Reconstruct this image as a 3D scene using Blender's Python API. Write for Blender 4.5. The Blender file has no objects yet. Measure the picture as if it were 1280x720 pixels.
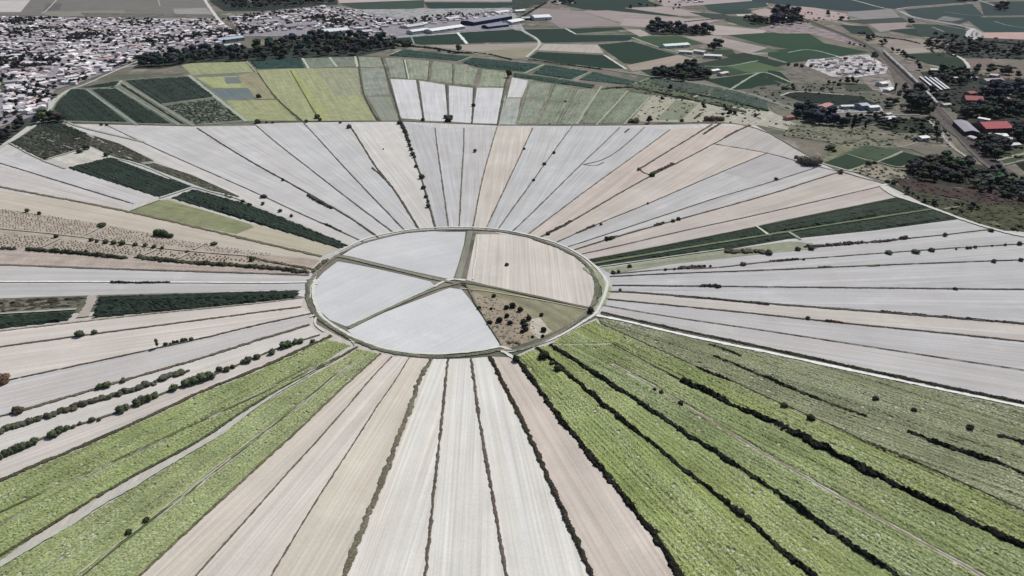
import bpy, bmesh, math, random
import numpy as np
from mathutils import Vector
random.seed(7); RNG = np.random.default_rng(7)
S = bpy.context.scene; COL = S.collection
R = math.radians
# ------------------------------------------------------------------ survey: photo points put down on the flat valley floor
HAZE = 0.6e-5
CAM_H, FPX, PITCH = 300.0, 985.0, R(25.5)
SP, CP = math.sin(PITCH), math.cos(PITCH)
def G(px, py):
    x = (px-640.0)/FPX; y = (360.0-py)/FPX
    dz = -SP + y*CP; dy = CP + y*SP
    t = CAM_H/(-dz)
    return (x*t, dy*t)
def mpp(px, py):                      # metres per photo pixel at that spot
    x, y = G(px, py); return math.sqrt(x*x+y*y+CAM_H**2)/FPX
def pts(s): return [tuple(float(v) for v in p.split(',')) for p in s.split()]
def W(s): return [G(*p) for p in (pts(s) if isinstance(s, str) else s)]
CENTRE = G(572, 354)
# ------------------------------------------------------------------ colour
LF = 1.215
def lin(c):
    c = c/255.0
    return c/12.92 if c <= 0.04045 else ((c+0.055)/1.055)**2.4
def A(rgb, k=1.0): return tuple(min(0.85, lin(c)/LF*k*t) for c, t in zip(rgb, (1.0, 1.0, .972))) + (1.0,)
# ------------------------------------------------------------------ materials
def newmat(name, rough=0.95):
    m = bpy.data.materials.new(name); m.use_nodes = True
    nt = m.node_tree; b = nt.nodes['Principled BSDF']
    b.inputs['Roughness'].default_value = rough
    b.inputs['Specular IOR Level'].default_value = 0.1
    return m, nt, b
class N:
    def __init__(s, nt): s.nt = nt
    def node(s, t, **kw):
        n = s.nt.nodes.new(t)
        for k, v in kw.items(): setattr(n, k, v)
        return n
    def link(s, a, b): s.nt.links.new(a, b)
    def noise(s, vec, scale, detail=3, rough=0.6):
        n = s.node('ShaderNodeTexNoise'); n.inputs['Scale'].default_value = scale
        n.inputs['Detail'].default_value = detail; n.inputs['Roughness'].default_value = rough
        if vec: s.link(vec, n.inputs['Vector'])
        return n.outputs['Fac']
    def mapr(s, v, a, b, c, d):
        n = s.node('ShaderNodeMapRange'); s.link(v, n.inputs[0])
        for i, x in enumerate((a, b, c, d)): n.inputs[i+1].default_value = x
        return n.outputs[0]
    def mul(s, a, b, op='MULTIPLY'):
        n = s.node('ShaderNodeMath', operation=op); s.link(a, n.inputs[0])
        if isinstance(b, (int, float)): n.inputs[1].default_value = b
        else: s.link(b, n.inputs[1])
        return n.outputs[0]
    def stretch(s, vec, sx, sy):
        n = s.node('ShaderNodeMapping'); n.inputs['Scale'].default_value = (sx, sy, 1); s.link(vec, n.inputs['Vector'])
        return n.outputs['Vector']
    def scale(s, col, fac):
        n = s.node('ShaderNodeVectorMath', operation='SCALE'); s.link(col, n.inputs[0]); s.link(fac, n.inputs['Scale'])
        return n.outputs['Vector']
    def mix(s, fac, a, b, blend='MIX'):
        n = s.node('ShaderNodeMix', data_type='RGBA', blend_type=blend)
        if isinstance(fac, (int, float)): n.inputs['Factor'].default_value = fac
        else: s.link(fac, n.inputs['Factor'])
        for v, k in ((a, 'A'), (b, 'B')):
            i = [q for q in n.inputs if q.name == k and q.type == 'RGBA'][0]
            if isinstance(v, tuple): i.default_value = v
            else: s.link(v, i)
        return [q for q in n.outputs if q.type == 'RGBA'][0]
def base(n):
    uv = n.node('ShaderNodeUVMap').outputs['UV']
    oi = n.node('ShaderNodeObjectInfo')
    return uv, oi.outputs['Color'], oi.outputs['Random']
def mat_smooth():
    m, nt, b = newmat('smooth_tilled_soil'); n = N(nt); uv, col, rnd = base(n)
    f = n.mapr(n.noise(n.stretch(uv, .3, .004), 1, 2), .3, .7, .965, 1.03)
    f = n.mul(f, n.mapr(n.noise(n.stretch(uv, .75, .006), 1, 1), .3, .7, .965, 1.03))
    f = n.mul(f, n.mapr(n.noise(n.stretch(uv, .05, .003), 1, 2), .3, .7, .95, 1.05))
    f = n.mul(f, n.mapr(n.noise(uv, .018, 4), .3, .7, .92, 1.07))
    f = n.mul(f, n.mapr(n.noise(uv, .5, 4, .75), .3, .7, .93, 1.07))
    c = n.scale(col, f)
    t = n.mapr(n.noise(n.stretch(uv, .10, .007), 1, 4), .42, .7, 0, .25)
    c = n.mix(t, c, (.945, .895, .85, 1), 'MULTIPLY')
    t2 = n.mapr(n.noise(uv, .02, 4, .7), .55, .75, 1, 1.13)
    c = n.scale(c, t2)
    n.link(c, b.inputs['Base Color'])
    return m
def mat_soil():
    m, nt, b = newmat('stubble_soil'); n = N(nt); uv, col, rnd = base(n)
    f = n.mapr(n.noise(n.stretch(uv, .3, .004), 1, 2), .3, .7, .91, 1.08)
    f = n.mul(f, n.mapr(n.noise(n.stretch(uv, .75, .006), 1, 1), .3, .7, .90, 1.09))
    f = n.mul(f, n.mapr(n.noise(n.stretch(uv, .05, .003), 1, 2), .3, .7, .95, 1.05))
    f = n.mul(f, n.mapr(n.noise(uv, .018, 4), .3, .7, .92, 1.07))
    f = n.mul(f, n.mapr(n.noise(uv, .5, 4, .75), .3, .7, .93, 1.07))
    c = n.scale(col, f)
    t = n.mapr(n.noise(n.stretch(uv, .10, .007), 1, 4), .42, .7, 0, .75)
    c = n.mix(t, c, (.945, .895, .85, 1), 'MULTIPLY')
    t2 = n.mapr(n.noise(uv, .02, 4, .7), .55, .75, 1, 1.13)
    c = n.scale(c, t2)
    n.link(c, b.inputs['Base Color'])
    return m
def mat_meadow():
    m, nt, b = newmat('grassy_ground'); n = N(nt); uv, col, rnd = base(n)
    f = n.mapr(n.noise(uv, .06, 5, .7), .3, .7, .82, 1.2)
    f = n.mul(f, n.mapr(n.noise(uv, .5, 4, .75), .3, .7, .78, 1.22))
    f = n.mul(f, n.mapr(n.noise(n.stretch(uv, .22, .006), 1, 2), .3, .7, .84, 1.15))
    c = n.scale(col, f)
    t = n.mapr(n.noise(uv, .035, 5, .7), .5, .72, 0, .55)
    c = n.mix(t, c, (1.06, 1.0, .95, 1), 'MULTIPLY')
    n.link(c, b.inputs['Base Color'])
    return m
def mat_rough():
    m, nt, b = newmat('rough_ground'); n = N(nt); uv, col, rnd = base(n)
    f = n.mapr(n.noise(uv, .03, 5, .75), .3, .7, .62, 1.3)
    f = n.mul(f, n.mapr(n.noise(uv, .3, 4, .8), .3, .7, .7, 1.25))
    c = n.scale(col, f)
    c = n.mix(n.mapr(n.noise(uv, .045, 6, .75), .52, .60, 0, .8), c, (.042, .052, .034, 1))
    c = n.mix(n.mapr(n.noise(n.stretch(uv, 1.3, .7), .03, 5, .7), .60, .68, 0, .55), c, (.30, .28, .25, 1))
    n.link(c, b.inputs['Base Color'])
    return m
def mat_crop():
    m, nt, b = newmat('leafy_crop', .8); n = N(nt); uv, col, rnd = base(n)
    f = n.mapr(n.noise(uv, .85, 3, .8), .32, .68, .5, 1.45)
    f = n.mul(f, n.mapr(n.noise(n.stretch(uv, .25, .012), 1, 3), .3, .7, .82, 1.18))
    f = n.mul(f, n.mapr(n.noise(uv, .025, 4, .7), .3, .7, .74, 1.24))
    f = n.mul(f, n.mapr(n.noise(n.stretch(uv, .7, .012), 1, 2), .3, .5, .72, 1.05))
    c = n.scale(col, f)
    c = n.mix(n.mapr(n.noise(n.stretch(uv, .06, .01), 1, 4), .45, .7, 0, .6), c, (.86, .95, 1.08, 1), 'MULTIPLY')
    dry = n.mul(n.mapr(n.noise(n.stretch(uv, 1.1, .6), 1, 2, .7), .53, .62, 0, 1), n.mapr(n.noise(n.stretch(uv, .05, .015), 1, 4), .40, .62, .25, 1.2))
    c = n.mix(n.mul(dry, .6), c, (.56, .56, .46, 1))
    n.link(c, b.inputs['Base Color'])
    return m
def mat_leaf():
    m, nt, b = newmat('foliage', .75); n = N(nt); uv, col, rnd = base(n)
    g = n.node('ShaderNodeTexCoord').outputs['Object']
    f = n.mapr(n.noise(g, 4, 4, .8), .3, .7, .55, 1.5)
    f = n.mul(f, n.mapr(rnd, 0, 1, .75, 1.3))
    n.link(n.scale(col, f), b.inputs['Base Color'])
    return m
def mat_hedge():
    m, nt, b = newmat('hedge_foliage', .8); n = N(nt); uv, col, rnd = base(n)
    f = n.mapr(n.noise(uv, .6, 4, .85), .32, .68, .35, 1.75)
    f = n.mul(f, n.mapr(n.noise(uv, .04, 3), .3, .7, .75, 1.3))
    c = n.scale(col, f)
    c = n.mix(n.mapr(n.noise(uv, .09, 4), .5, .7, 0, .5), c, (1.35, 1.05, .9, 1), 'MULTIPLY')
    n.link(c, b.inputs['Base Color'])
    return m
def mat_plain(name, rough=.8, s=.4, amt=.12):
    m, nt, b = newmat(name, rough); n = N(nt); uv, col, rnd = base(n)
    g = n.node('ShaderNodeTexCoord').outputs['Object']
    n.link(n.scale(col, n.mapr(n.noise(g, s, 4, .7), .3, .7, 1-amt, 1+amt)), b.inputs['Base Color'])
    return m
def mat_road():
    m, nt, b = newmat('pale_gravel'); n = N(nt); uv, col, rnd = base(n)
    f = n.mapr(n.noise(uv, .12, 5, .8), .3, .7, .8, 1.1)
    n.link(n.scale(col, f), b.inputs['Base Color'])
    return m
def mat_ground():
    m, nt, b = newmat('dry_ground'); n = N(nt); uv, col, rnd = base(n)
    f = n.mapr(n.noise(uv, .02, 5, .7), .3, .7, .75, 1.2)
    f = n.mul(f, n.mapr(n.noise(uv, .25, 4, .75), .3, .7, .8, 1.2))
    c = n.scale(col, f)
    t = n.mapr(n.noise(uv, .009, 5, .65), .47, .6, 0, .85)
    c = n.mix(t, c, (.072, .09, .062, 1))
    t = n.mapr(n.noise(n.stretch(uv, 1.7, .8), .011, 4, .6), .56, .66, 0, .7)
    c = n.mix(t, c, (.30, .265, .24, 1))
    n.link(c, b.inputs['Base Color'])
    return m
M = dict(smooth=mat_smooth(), rough=mat_rough(), soil=mat_soil(), meadow=mat_meadow(), crop=mat_crop(), leaf=mat_leaf(), hedge=mat_hedge(), road=mat_road(), ground=mat_ground(),
         roof=mat_plain('roof_tiles', .85, .8, .22), wall=mat_plain('rendered_wall', .85, .3, .08), metal=mat_plain('painted_sheet_metal', .5, .15, .08),
         bark=mat_plain('bark', .95, 5, .3), glass=mat_plain('dark_glazing', .25, 1, .05), steel=mat_plain('rail_steel', .4, 2, .1))
# ------------------------------------------------------------------ object helpers
def tag(o, label=None, cat=None, group=None, kind=None):
    if label: o['label'] = label
    if cat: o['category'] = cat
    if group: o['group'] = group
    if kind: o['kind'] = kind
    return o
def mk(name, verts, faces, mat, color, parent=None, uv=None, loc=None):
    me = bpy.data.meshes.new(name)
    me.from_pydata([tuple(v) for v in verts] if not isinstance(verts, list) else verts, [], faces)
    if uv is not None:
        l = me.uv_layers.new(name='UVMap')
        idx = np.empty(len(me.loops), dtype=np.int32); me.loops.foreach_get('vertex_index', idx)
        l.data.foreach_set('uv', np.asarray(uv, dtype=np.float32)[idx].ravel())
    me.materials.append(mat); me.update()
    o = bpy.data.objects.new(name, me); COL.objects.link(o)
    o.color = color
    if parent: o.parent = parent
    if loc: o.location = loc
    return o
ZC = [0.05]
def nz(): ZC[0] += 0.002; return ZC[0]
def rowuv(P, d):
    P = np.asarray(P)[:, :2]; d = np.asarray(d)/np.hypot(*d)
    return np.stack([P@np.array([d[1], -d[0]]), P@d], 1)
def radial(P):
    c = np.mean(np.asarray(P)[:, :2], 0); v = c-np.array(CENTRE); return v/np.hypot(*v)
def getdir(P, d):
    if d is None: return radial(P)
    if isinstance(d, str): a, b = W(d); return (b[0]-a[0], b[1]-a[1])
    return d
def field(name, s, rgb, mat='soil', d=None, k=1.0):
    P = W(s); z = nz(); dd = getdir(P, d)
    c = np.mean(P, 0)
    bm = bmesh.new()
    f = bm.faces.new([bm.verts.new((x-c[0], y-c[1], 0)) for x, y in P])
    bm.normal_update()
    if f.normal.z < 0: f.normal_flip()
    bmesh.ops.triangulate(bm, faces=bm.faces[:], ngon_method='EAR_CLIP')
    bm.verts.index_update()
    V = [v.co.copy() for v in bm.verts]; F = [[v.index for v in f.verts] for f in bm.faces]
    bm.free()
    uv = rowuv(np.array([(v.x+c[0], v.y+c[1]) for v in V]), dd)
    o = mk(name, [tuple(v) for v in V], F, M[mat], A(rgb, k), uv=uv, loc=(c[0], c[1], z))
    o['kind'] = 'structure'
    return o
def pip(P, poly):
    x, y = P[:, 0], P[:, 1]; ins = np.zeros(len(P), bool); n = len(poly)
    for i in range(n):
        x1, y1 = poly[i]; x2, y2 = poly[(i+1) % n]
        if y1 == y2: continue
        c = ((y1 > y) != (y2 > y)) & (x < (x2-x1)*(y-y1)/(y2-y1)+x1)
        ins ^= c
    return ins
def canopy(name, s, rgb, label, cat='crop', h=1.3, cu=.9, cv=1.2, row=0.0, d=None, mat='crop', k=1.25, gap=0.0, jit=.35, cut=()):
    """a crop stand: an uneven leafy surface over one parcel, with rows where the photo shows them"""
    P = np.array(W(s)); dd = np.asarray(getdir(P, d)); dd = dd/np.hypot(*dd); ac = np.array([dd[1], -dd[0]])
    c = P.mean(0); Q = P-c
    u, v = Q@ac, Q@dd
    us = np.arange(u.min()-cu, u.max()+2*cu, cu); vs = np.arange(v.min()-cv, v.max()+2*cv, cv)
    U, V = np.meshgrid(us, vs, indexing='ij'); nu, nv = U.shape
    uvp = np.stack([u, v], 1)
    ins = pip(np.stack([U.ravel(), V.ravel()], 1), uvp).reshape(nu, nv)
    if gap:
        ins &= RNG.random((nu, nv)) > gap
    for line, hw in cut:                  # bare wheel tracks and lanes crossing the stand
        Lp = resample(W(line), 1.5)-c; Lq = np.stack([Lp@ac, Lp@dd], 1)
        iu = np.round((Lq[:, 0]-us[0])/cu).astype(int); iv = np.round((Lq[:, 1]-vs[0])/cv).astype(int); r = int(math.ceil(hw/min(cu, cv)))
        for du in range(-r, r+1):
            for dv in range(-r, r+1):
                if (du*cu)**2+(dv*cv)**2 <= hw*hw+.01: ins[np.clip(iu+du, 0, nu-1), np.clip(iv+dv, 0, nv-1)] = False
    H = h*(.3+.7*RNG.random((nu, nv))**.8)
    if row: H *= .8+.2*np.cos(2*np.pi*U/row)
    H *= np.clip(1+wob(nu, .28, 3), .35, 1.6)[:, None]
    cell = ins[:-1, :-1] & ins[1:, :-1] & ins[:-1, 1:] & ins[1:, 1:]
    cnt = np.zeros((nu, nv), int); cnt[:-1, :-1] += cell; cnt[1:, :-1] += cell; cnt[:-1, 1:] += cell; cnt[1:, 1:] += cell
    H = np.where(cnt == 4, H, 0.0)
    JU = U+RNG.normal(0, jit*.5, U.shape)*cu; JV = V+RNG.normal(0, jit, V.shape)*cv
    idx = -np.ones((nu, nv), int); keep = cnt > 0; idx[keep] = np.arange(keep.sum())
    X = JU[keep][:, None]*ac+JV[keep][:, None]*dd
    verts = np.column_stack([X, H[keep]])
    ii, jj = np.nonzero(cell)
    F = np.stack([idx[ii, jj], idx[ii+1, jj], idx[ii+1, jj+1], idx[ii, jj+1]], 1)
    a, b2 = verts[F[0, 1]]-verts[F[0, 0]], verts[F[0, 3]]-verts[F[0, 0]]
    if a[0]*b2[1]-a[1]*b2[0] < 0: F = F[:, ::-1]
    z = nz()
    o = mk(name, verts.tolist(), F.tolist(), M[mat], A(rgb, k), uv=np.stack([U[keep], V[keep]], 1)+c.sum()*.37, loc=(c[0], c[1], z))
    return tag(o, label, cat, None, 'stuff')
def smooth(P, it=2):
    for _ in range(it):
        Q = [P[0]]
        for a, b in zip(P[:-1], P[1:]):
            Q += [(a[0]*.75+b[0]*.25, a[1]*.75+b[1]*.25), (a[0]*.25+b[0]*.75, a[1]*.25+b[1]*.75)]
        P = Q+[P[-1]]
    return P
def resample(P, step):
    P = np.array(P); L = np.concatenate([[0], np.cumsum(np.hypot(*(P[1:]-P[:-1]).T))])
    n = max(2, int(L[-1]/step)+1); t = np.linspace(0, L[-1], n)
    return np.stack([np.interp(t, L, P[:, 0]), np.interp(t, L, P[:, 1])], 1)
def wob(n, amp, k=6):
    a = RNG.normal(0, 1, n+2*k); ker = np.ones(k)/k; a = np.convolve(a, ker, 'same')[k:k+n]*math.sqrt(k); return a*amp
def strip(name, s, w, rgb, mat='road', h=0.0, step=4.0, wv=.12, nx=2, kind='structure', k=1.0, sm=2, label=None, cat=None, group=None, rough=.4, P=None, ragged=0.0):
    """a ribbon on the ground along a line: a road, a ditch, or (h > 0) a hedge with an uneven top"""
    P = np.array(P) if P is not None else np.array(smooth(W(s), sm)); P = resample(P, step); n = len(P)
    T = np.gradient(P, axis=0); T /= np.hypot(T[:, 0], T[:, 1])[:, None]; Nn = np.stack([-T[:, 1], T[:, 0]], 1)
    ww = w*(1+wob(n, wv)); ww = np.clip(ww, w*.35, w*1.9)
    off = wob(n, w*wv*.5)
    c = P.mean(0); z = nz() if kind == 'structure' else 0.0
    ww = ww*np.clip(1+RNG.normal(0, ragged, n), .5, 1.5)
    t = np.linspace(-.5, .5, nx)
    X = P[:, None, :]-c+Nn[:, None, :]*(ww[:, None]*t[None, :]+off[:, None])[:, :, None]
    Z = np.zeros((n, nx))
    if h > 0:
        prof = np.sqrt(np.clip(1-(2*t)**2, 0, 1))
        bh = h*np.clip(1+wob(n, .22, 9), .35, 1.7)
        Z = prof[None, :]*bh[:, None]*(1-rough+2*rough*RNG.random((n, nx)))
        Z[0] = 0; Z[-1] = 0
        X = X+RNG.normal(0, w/nx*.25, X.shape)*(Z > 0)[:, :, None]
    verts = np.column_stack([X.reshape(-1, 2), Z.ravel()])
    F = [(i*nx+j+1, i*nx+j, (i+1)*nx+j, (i+1)*nx+j+1) for i in range(n-1) for j in range(nx-1)]
    uv = X.reshape(-1, 2)+c
    o = mk(name, verts.tolist(), F, M[mat], A(rgb, k), uv=uv, loc=(c[0], c[1], z))
    return tag(o, label, cat, group, kind)
def road(s, w, rgb=(222, 222, 220), name='road', sm=2, wv=.1):
    q = pts(s); far_ = sum(p[1] for p in q)/len(q) < 125
    return strip(name, s, w*(1.35 if far_ else 1), tuple(min(235, c*(1.1 if far_ else 1)) for c in rgb), 'road', wv=wv, sm=sm, step=2.5, ragged=.12)
def ditch(s, w=2.6, rgb=(112, 108, 98), h=.5, step=2.0, wv=.3, sm=2): return strip('ditch', s, w*.88, tuple(c*.86 for c in rgb), 'hedge', h=h*.4, step=step*.6, wv=wv*.5, nx=4, sm=sm, k=1.0, ragged=.11)  # dark ribbon tones include shade of the recess, which is not cut
def hedge_clumps(s, w, h, rgb, label, group):
    """a tall hedge: overlapping leafy clumps set along the line, one mesh"""
    P = resample(smooth(W(s), 2), w*.38); c = P.mean(0); n = len(P); hv = np.clip(1+wob(n, .16, 3), .5, 1.5); V, F = [], []
    bm = bmesh.new(); bmesh.ops.create_icosphere(bm, subdivisions=2, radius=1.0); bm.verts.ensure_lookup_table()
    B = np.array([v.co[:] for v in bm.verts]); T = [[v.index for v in f.verts] for f in bm.faces]; bm.free()
    for i, p in enumerate(P):
        for q in range(2):
            k = len(V); r = w*RNG.uniform(.27, .44); zz = h*hv[i]*RNG.uniform(.6, 1.0); e = .25 if i in (0, n-1) else 1
            X = B*(1+RNG.normal(0, .13, (len(B), 1)))*np.array([r, r, zz*.58])*(.6+.4*e)+np.array([p[0]-c[0]+RNG.normal(0, w*.16), p[1]-c[1]+RNG.normal(0, w*.16), zz*.42*e])
            X[:, 2] = np.maximum(X[:, 2], .0); V += X.tolist(); F += [[k+j for j in t] for t in T]
    o = mk('hedge', V, F, M['hedge'], A(rgb, 1.3), uv=np.array(V)[:, :2]+c, loc=(c[0], c[1], 0))
    return tag(o, label, 'hedge', group, 'thing')
def hedge(s, w, h, label, rgb=(58, 64, 50), step=1.2, group=None, nx=7, sm=2, wv=.2, clump=True):
    if h >= 1.5 and w < 10 and clump: return hedge_clumps(s, w, h, rgb, label, group)
    return strip('hedge', s, w, rgb, 'hedge', h=h, step=step, wv=wv, nx=nx, kind='thing', sm=sm, label=label, cat='hedge', group=group, k=1.3, ragged=.15)

# ------------------------------------------------------------------ world, sun, camera
SUN_EL, SUN_AZ = R(50), R(38)             # azimuth clockwise from straight ahead
world = bpy.data.worlds.new('World'); S.world = world; world.use_nodes = True
nt = world.node_tree; bg = nt.nodes['Background']; sky = nt.nodes.new('ShaderNodeTexSky'); sky.sky_type = 'NISHITA'
sky.sun_disc = False; sky.sun_elevation = SUN_EL; sky.sun_rotation = SUN_AZ; sky.air_density = 1.2; sky.dust_density = 1.5
nt.links.new(sky.outputs['Color'], bg.inputs['Color']); bg.inputs['Strength'].default_value = 0.075
sd = bpy.data.lights.new('sun', 'SUN'); sd.energy = 4.2; sd.angle = R(.53); sd.color = (1, .955, .89)
so = bpy.data.objects.new('sun', sd); COL.objects.link(so)
sv = Vector((math.sin(SUN_AZ)*math.cos(SUN_EL), math.cos(SUN_AZ)*math.cos(SUN_EL), math.sin(SUN_EL)))
so.rotation_euler = sv.to_track_quat('Z', 'Y').to_euler()
cd = bpy.data.cameras.new('camera'); cam = bpy.data.objects.new('camera', cd); COL.objects.link(cam)
cd.sensor_width = 36; cd.lens = 36*FPX/1280; cd.clip_end = 40000; cd.clip_start = 1
cam.location = (0, 0, CAM_H); cam.rotation_euler = (R(90)-PITCH, 0, 0); S.camera = cam
vs = S.view_settings; vs.view_transform = 'Standard'; vs.look = 'None'; vs.exposure = 0; vs.gamma = 1; vs.use_curve_mapping = False
S.render.engine = 'CYCLES'; S.cycles.max_bounces = 5; S.cycles.diffuse_bounces = 2; S.cycles.volume_bounces = 0

# ------------------------------------------------------------------ thin summer air
hz_m = bpy.data.materials.new('summer_haze'); hz_m.use_nodes = True; hn = hz_m.node_tree
for q in list(hn.nodes):
    if q.type != 'OUTPUT_MATERIAL': hn.nodes.remove(q)
pv = hn.nodes.new('ShaderNodeVolumePrincipled'); pv.inputs['Color'].default_value = (.86, .92, 1, 1); pv.inputs['Density'].default_value = HAZE; pv.inputs['Anisotropy'].default_value = .2
hn.links.new(pv.outputs['Volume'], hn.nodes['Material Output'].inputs['Volume'])
hb = 9300.0
hv8 = [(x, y, z) for z in (-1.0, 306.0) for x, y in ((-hb, -hb), (hb, -hb), (hb, hb), (-hb, hb))]
hz = mk('haze', hv8, [(3, 2, 1, 0), (4, 5, 6, 7), (0, 1, 5, 4), (1, 2, 6, 5), (2, 3, 7, 6), (3, 0, 4, 7)], hz_m, (1, 1, 1, 1))
tag(hz, 'thin pale summer haze over the whole valley', 'haze', None, 'stuff')

# ------------------------------------------------------------------ ground sheet
gs = 9000.0
o = mk('ground', [(-gs, -gs, 0), (gs, -gs, 0), (gs, gs, 0), (-gs, gs, 0)], [(0, 1, 2, 3)], M['ground'], A((122, 116, 108)), uv=[(-gs, -gs), (gs, -gs), (gs, gs), (-gs, gs)])
o['kind'] = 'structure'
# ------------------------------------------------------------------ the drained pond: radial ditches, traced from ring road to rim
L = {
 'b': "457,304 427,290 397,277 364,262 320,241 235,204 182,180 134,157",
 'c': "473,297 445,277 412,257 355,225 320,206 277,180 246,160",
 'd': "492,291 445,256 395,217 347,180 320,157",
 'e': "507,289 470,251 432,211 404,180 379,153",
 'f': "524,287 492,235 470,210 452,180 436,155",
 'g': "545,286 535,252 527,222 511,180 501,152",
 'h': "561,285 554,235 546,180 544,160",
 'i': "574,285 577,227 580,180 580,160",
 'j': "591,287 602,227 615,180 622,157",
 'k': "607,287 640,217 657,180 666,160",
 'l': "622,288 640,262 667,225 699,180 716,157",
 'm': "640,290 672,260 727,205 754,180 775,159",
 'n': "729,206 757,200 784,180 806,159",
 'o': "659,294 737,235 776,207 812,181 838,162",
 'p': "800,211 844,184 870,168 891,155",
 'q': "675,297 715,277 765,247 815,219 847,204 892,180 937,156",
 'r': "696,303 742,282 810,255 890,220 960,191",
 's': "709,309 765,291 852,262 897,247 960,229 1022,209",
 't': "717,313 760,299 850,274 960,244 1005,229 1050,215",
 'u': "727,318 785,305 852,289 960,266 1105,232",
 'v': "735,325 800,313 945,284 960,280 1122,247",
 'w': "762,346 840,342 960,338 1047,334 1115,331 1280,325 1310,324",
 'x': "765,357 880,358 960,359 1280,362 1310,363",
 'y': "759,365 787,365 847,370 960,380 1060,387 1180,397 1280,405 1310,408",
 'z': "757,374 860,384 960,394 1052,404 1185,417 1280,427 1310,430",
 'aa': "754,382 840,397 960,414 1120,439 1280,463 1310,468",
 'bb': "751,391 840,411 960,436 1070,460 1210,490 1280,504 1320,513",
 'd1': "612,446 640,501 660,540 690,610 722,680 740,720 752,748",
 'd2': "589,448 597,510 602,540 617,627 632,715 638,748",
 'd3': "560,449 551,540 540,640 532,720 529,748",
 'd4': "539,449 525,472 515,505 501,540 475,610 445,680 430,720 420,748",
 'd5': "512,447 492,480 470,510 452,540 395,627 340,719 324,748",
 'd6': "490,446 465,472 440,502 407,540 352,600 320,637 245,720 222,748",
 'd7': "476,442 445,470 415,497 372,539 320,586 250,650 180,715 145,748",
 'e1': "415,420 370,440 320,463 250,490 200,515 140,541 87,565 37,585 -20,610",
 'f3': "387,406 345,419 320,426 250,449 175,470 125,485 50,507 0,521 -30,530",
 'f4': "390,392 352,400 320,407 250,424 200,435 112,454 12,475 -30,486",
 'f5': "377,384 320,391 200,407 100,420 0,434 -30,438",
 'f6': "380,372 320,380 200,391 87,404 0,414 -30,417",
}
def rev(s): return ' '.join(reversed(s.split()))
def wedge(a, b, rgb, mat='soil', k=1.0):
    q = pts(a); p = q[len(q)//2]; p0 = q[0]
    return field('field', a+' '+rev(b), rgb, mat, d=f"{p0[0]},{p0[1]} {p[0]},{p[1]}", k=k)
# pale floor of the whole basin
field('field', "388,372 330,364 -30,372 -30,180 40,150 90,155 240,158 380,153 500,152 622,157 780,157 940,154 1010,195 1105,230 1330,305 1330,520 1130,482 840,418 745,396 760,360 720,320 600,285 470,296 400,330", (196, 194, 196))
field('field', "-30,400 380,372 395,405 432,425 480,440 560,449 640,447 745,398 780,404 1330,520 1330,760 -30,760", (192, 188, 182))
wedge(L['b'], L['c'], (197, 197, 200), k=.95); wedge(L['c'], L['d'], (199, 199, 202), k=.95); wedge(L['d'], L['e'], (198, 199, 203), k=.95)
wedge(L['e'], L['f'], (197, 198, 201), k=.95); wedge(L['f'], L['g'], (208, 206, 205), k=.95); wedge(L['g'], L['h'], (190, 191, 195), k=.95)
wedge(L['h'], L['i'], (194, 194, 198), k=.95); wedge(L['i'], L['j'], (194, 193, 195), k=.95); wedge(L['j'], L['k'], (203, 197, 191), k=.95)
wedge(L['k'], L['l'], (194, 195, 198), k=.95); wedge(L['l'], L['m'], (193, 195, 199), k=.95); wedge(L['m'], L['o'], (191, 192, 196), k=.95)
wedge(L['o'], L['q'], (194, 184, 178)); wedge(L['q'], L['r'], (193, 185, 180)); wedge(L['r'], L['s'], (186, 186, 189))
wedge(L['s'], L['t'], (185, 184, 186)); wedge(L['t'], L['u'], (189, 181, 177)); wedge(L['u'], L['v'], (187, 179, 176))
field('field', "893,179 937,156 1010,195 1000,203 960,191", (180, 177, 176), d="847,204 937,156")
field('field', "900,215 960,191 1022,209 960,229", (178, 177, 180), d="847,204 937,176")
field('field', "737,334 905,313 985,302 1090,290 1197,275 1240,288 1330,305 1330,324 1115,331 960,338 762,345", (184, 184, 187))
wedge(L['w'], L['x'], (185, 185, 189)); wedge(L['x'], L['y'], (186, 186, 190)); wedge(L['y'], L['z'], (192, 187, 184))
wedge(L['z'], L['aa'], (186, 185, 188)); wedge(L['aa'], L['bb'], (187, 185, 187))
wedge(L['d7'], L['d6'], (205, 198, 190)); wedge(L['d6'], L['d5'], (209, 204, 199)); wedge(L['d5'], L['d4'], (205, 199, 189))
wedge(L['d4'], L['d3'], (216, 214, 210)); wedge(L['d3'], L['d2'], (217, 216, 213)); wedge(L['d2'], L['d1'], (218, 217, 214))
D1B = "645,447 665,475 690,510 714,540 740,572 780,622 815,665 852,720 870,748"
field('field', L['d1']+' '+rev(D1B), (201, 192, 185), d="650,500 780,720")
wedge(L['f6'], L['f5'], (203, 197, 193)); wedge(L['f5'], L['f4'], (204, 198, 194)); wedge(L['f4'], L['f3'], (192, 189, 190))
F1 = "400,419 357,432 322,446 282,463 252,475 217,487 192,497 152,515 112,527 75,539 45,552 0,572 -30,584"
wedge(L['f3'], F1, (204, 201, 199)); wedge(F1, L['e1'], (198, 192, 188))
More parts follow.
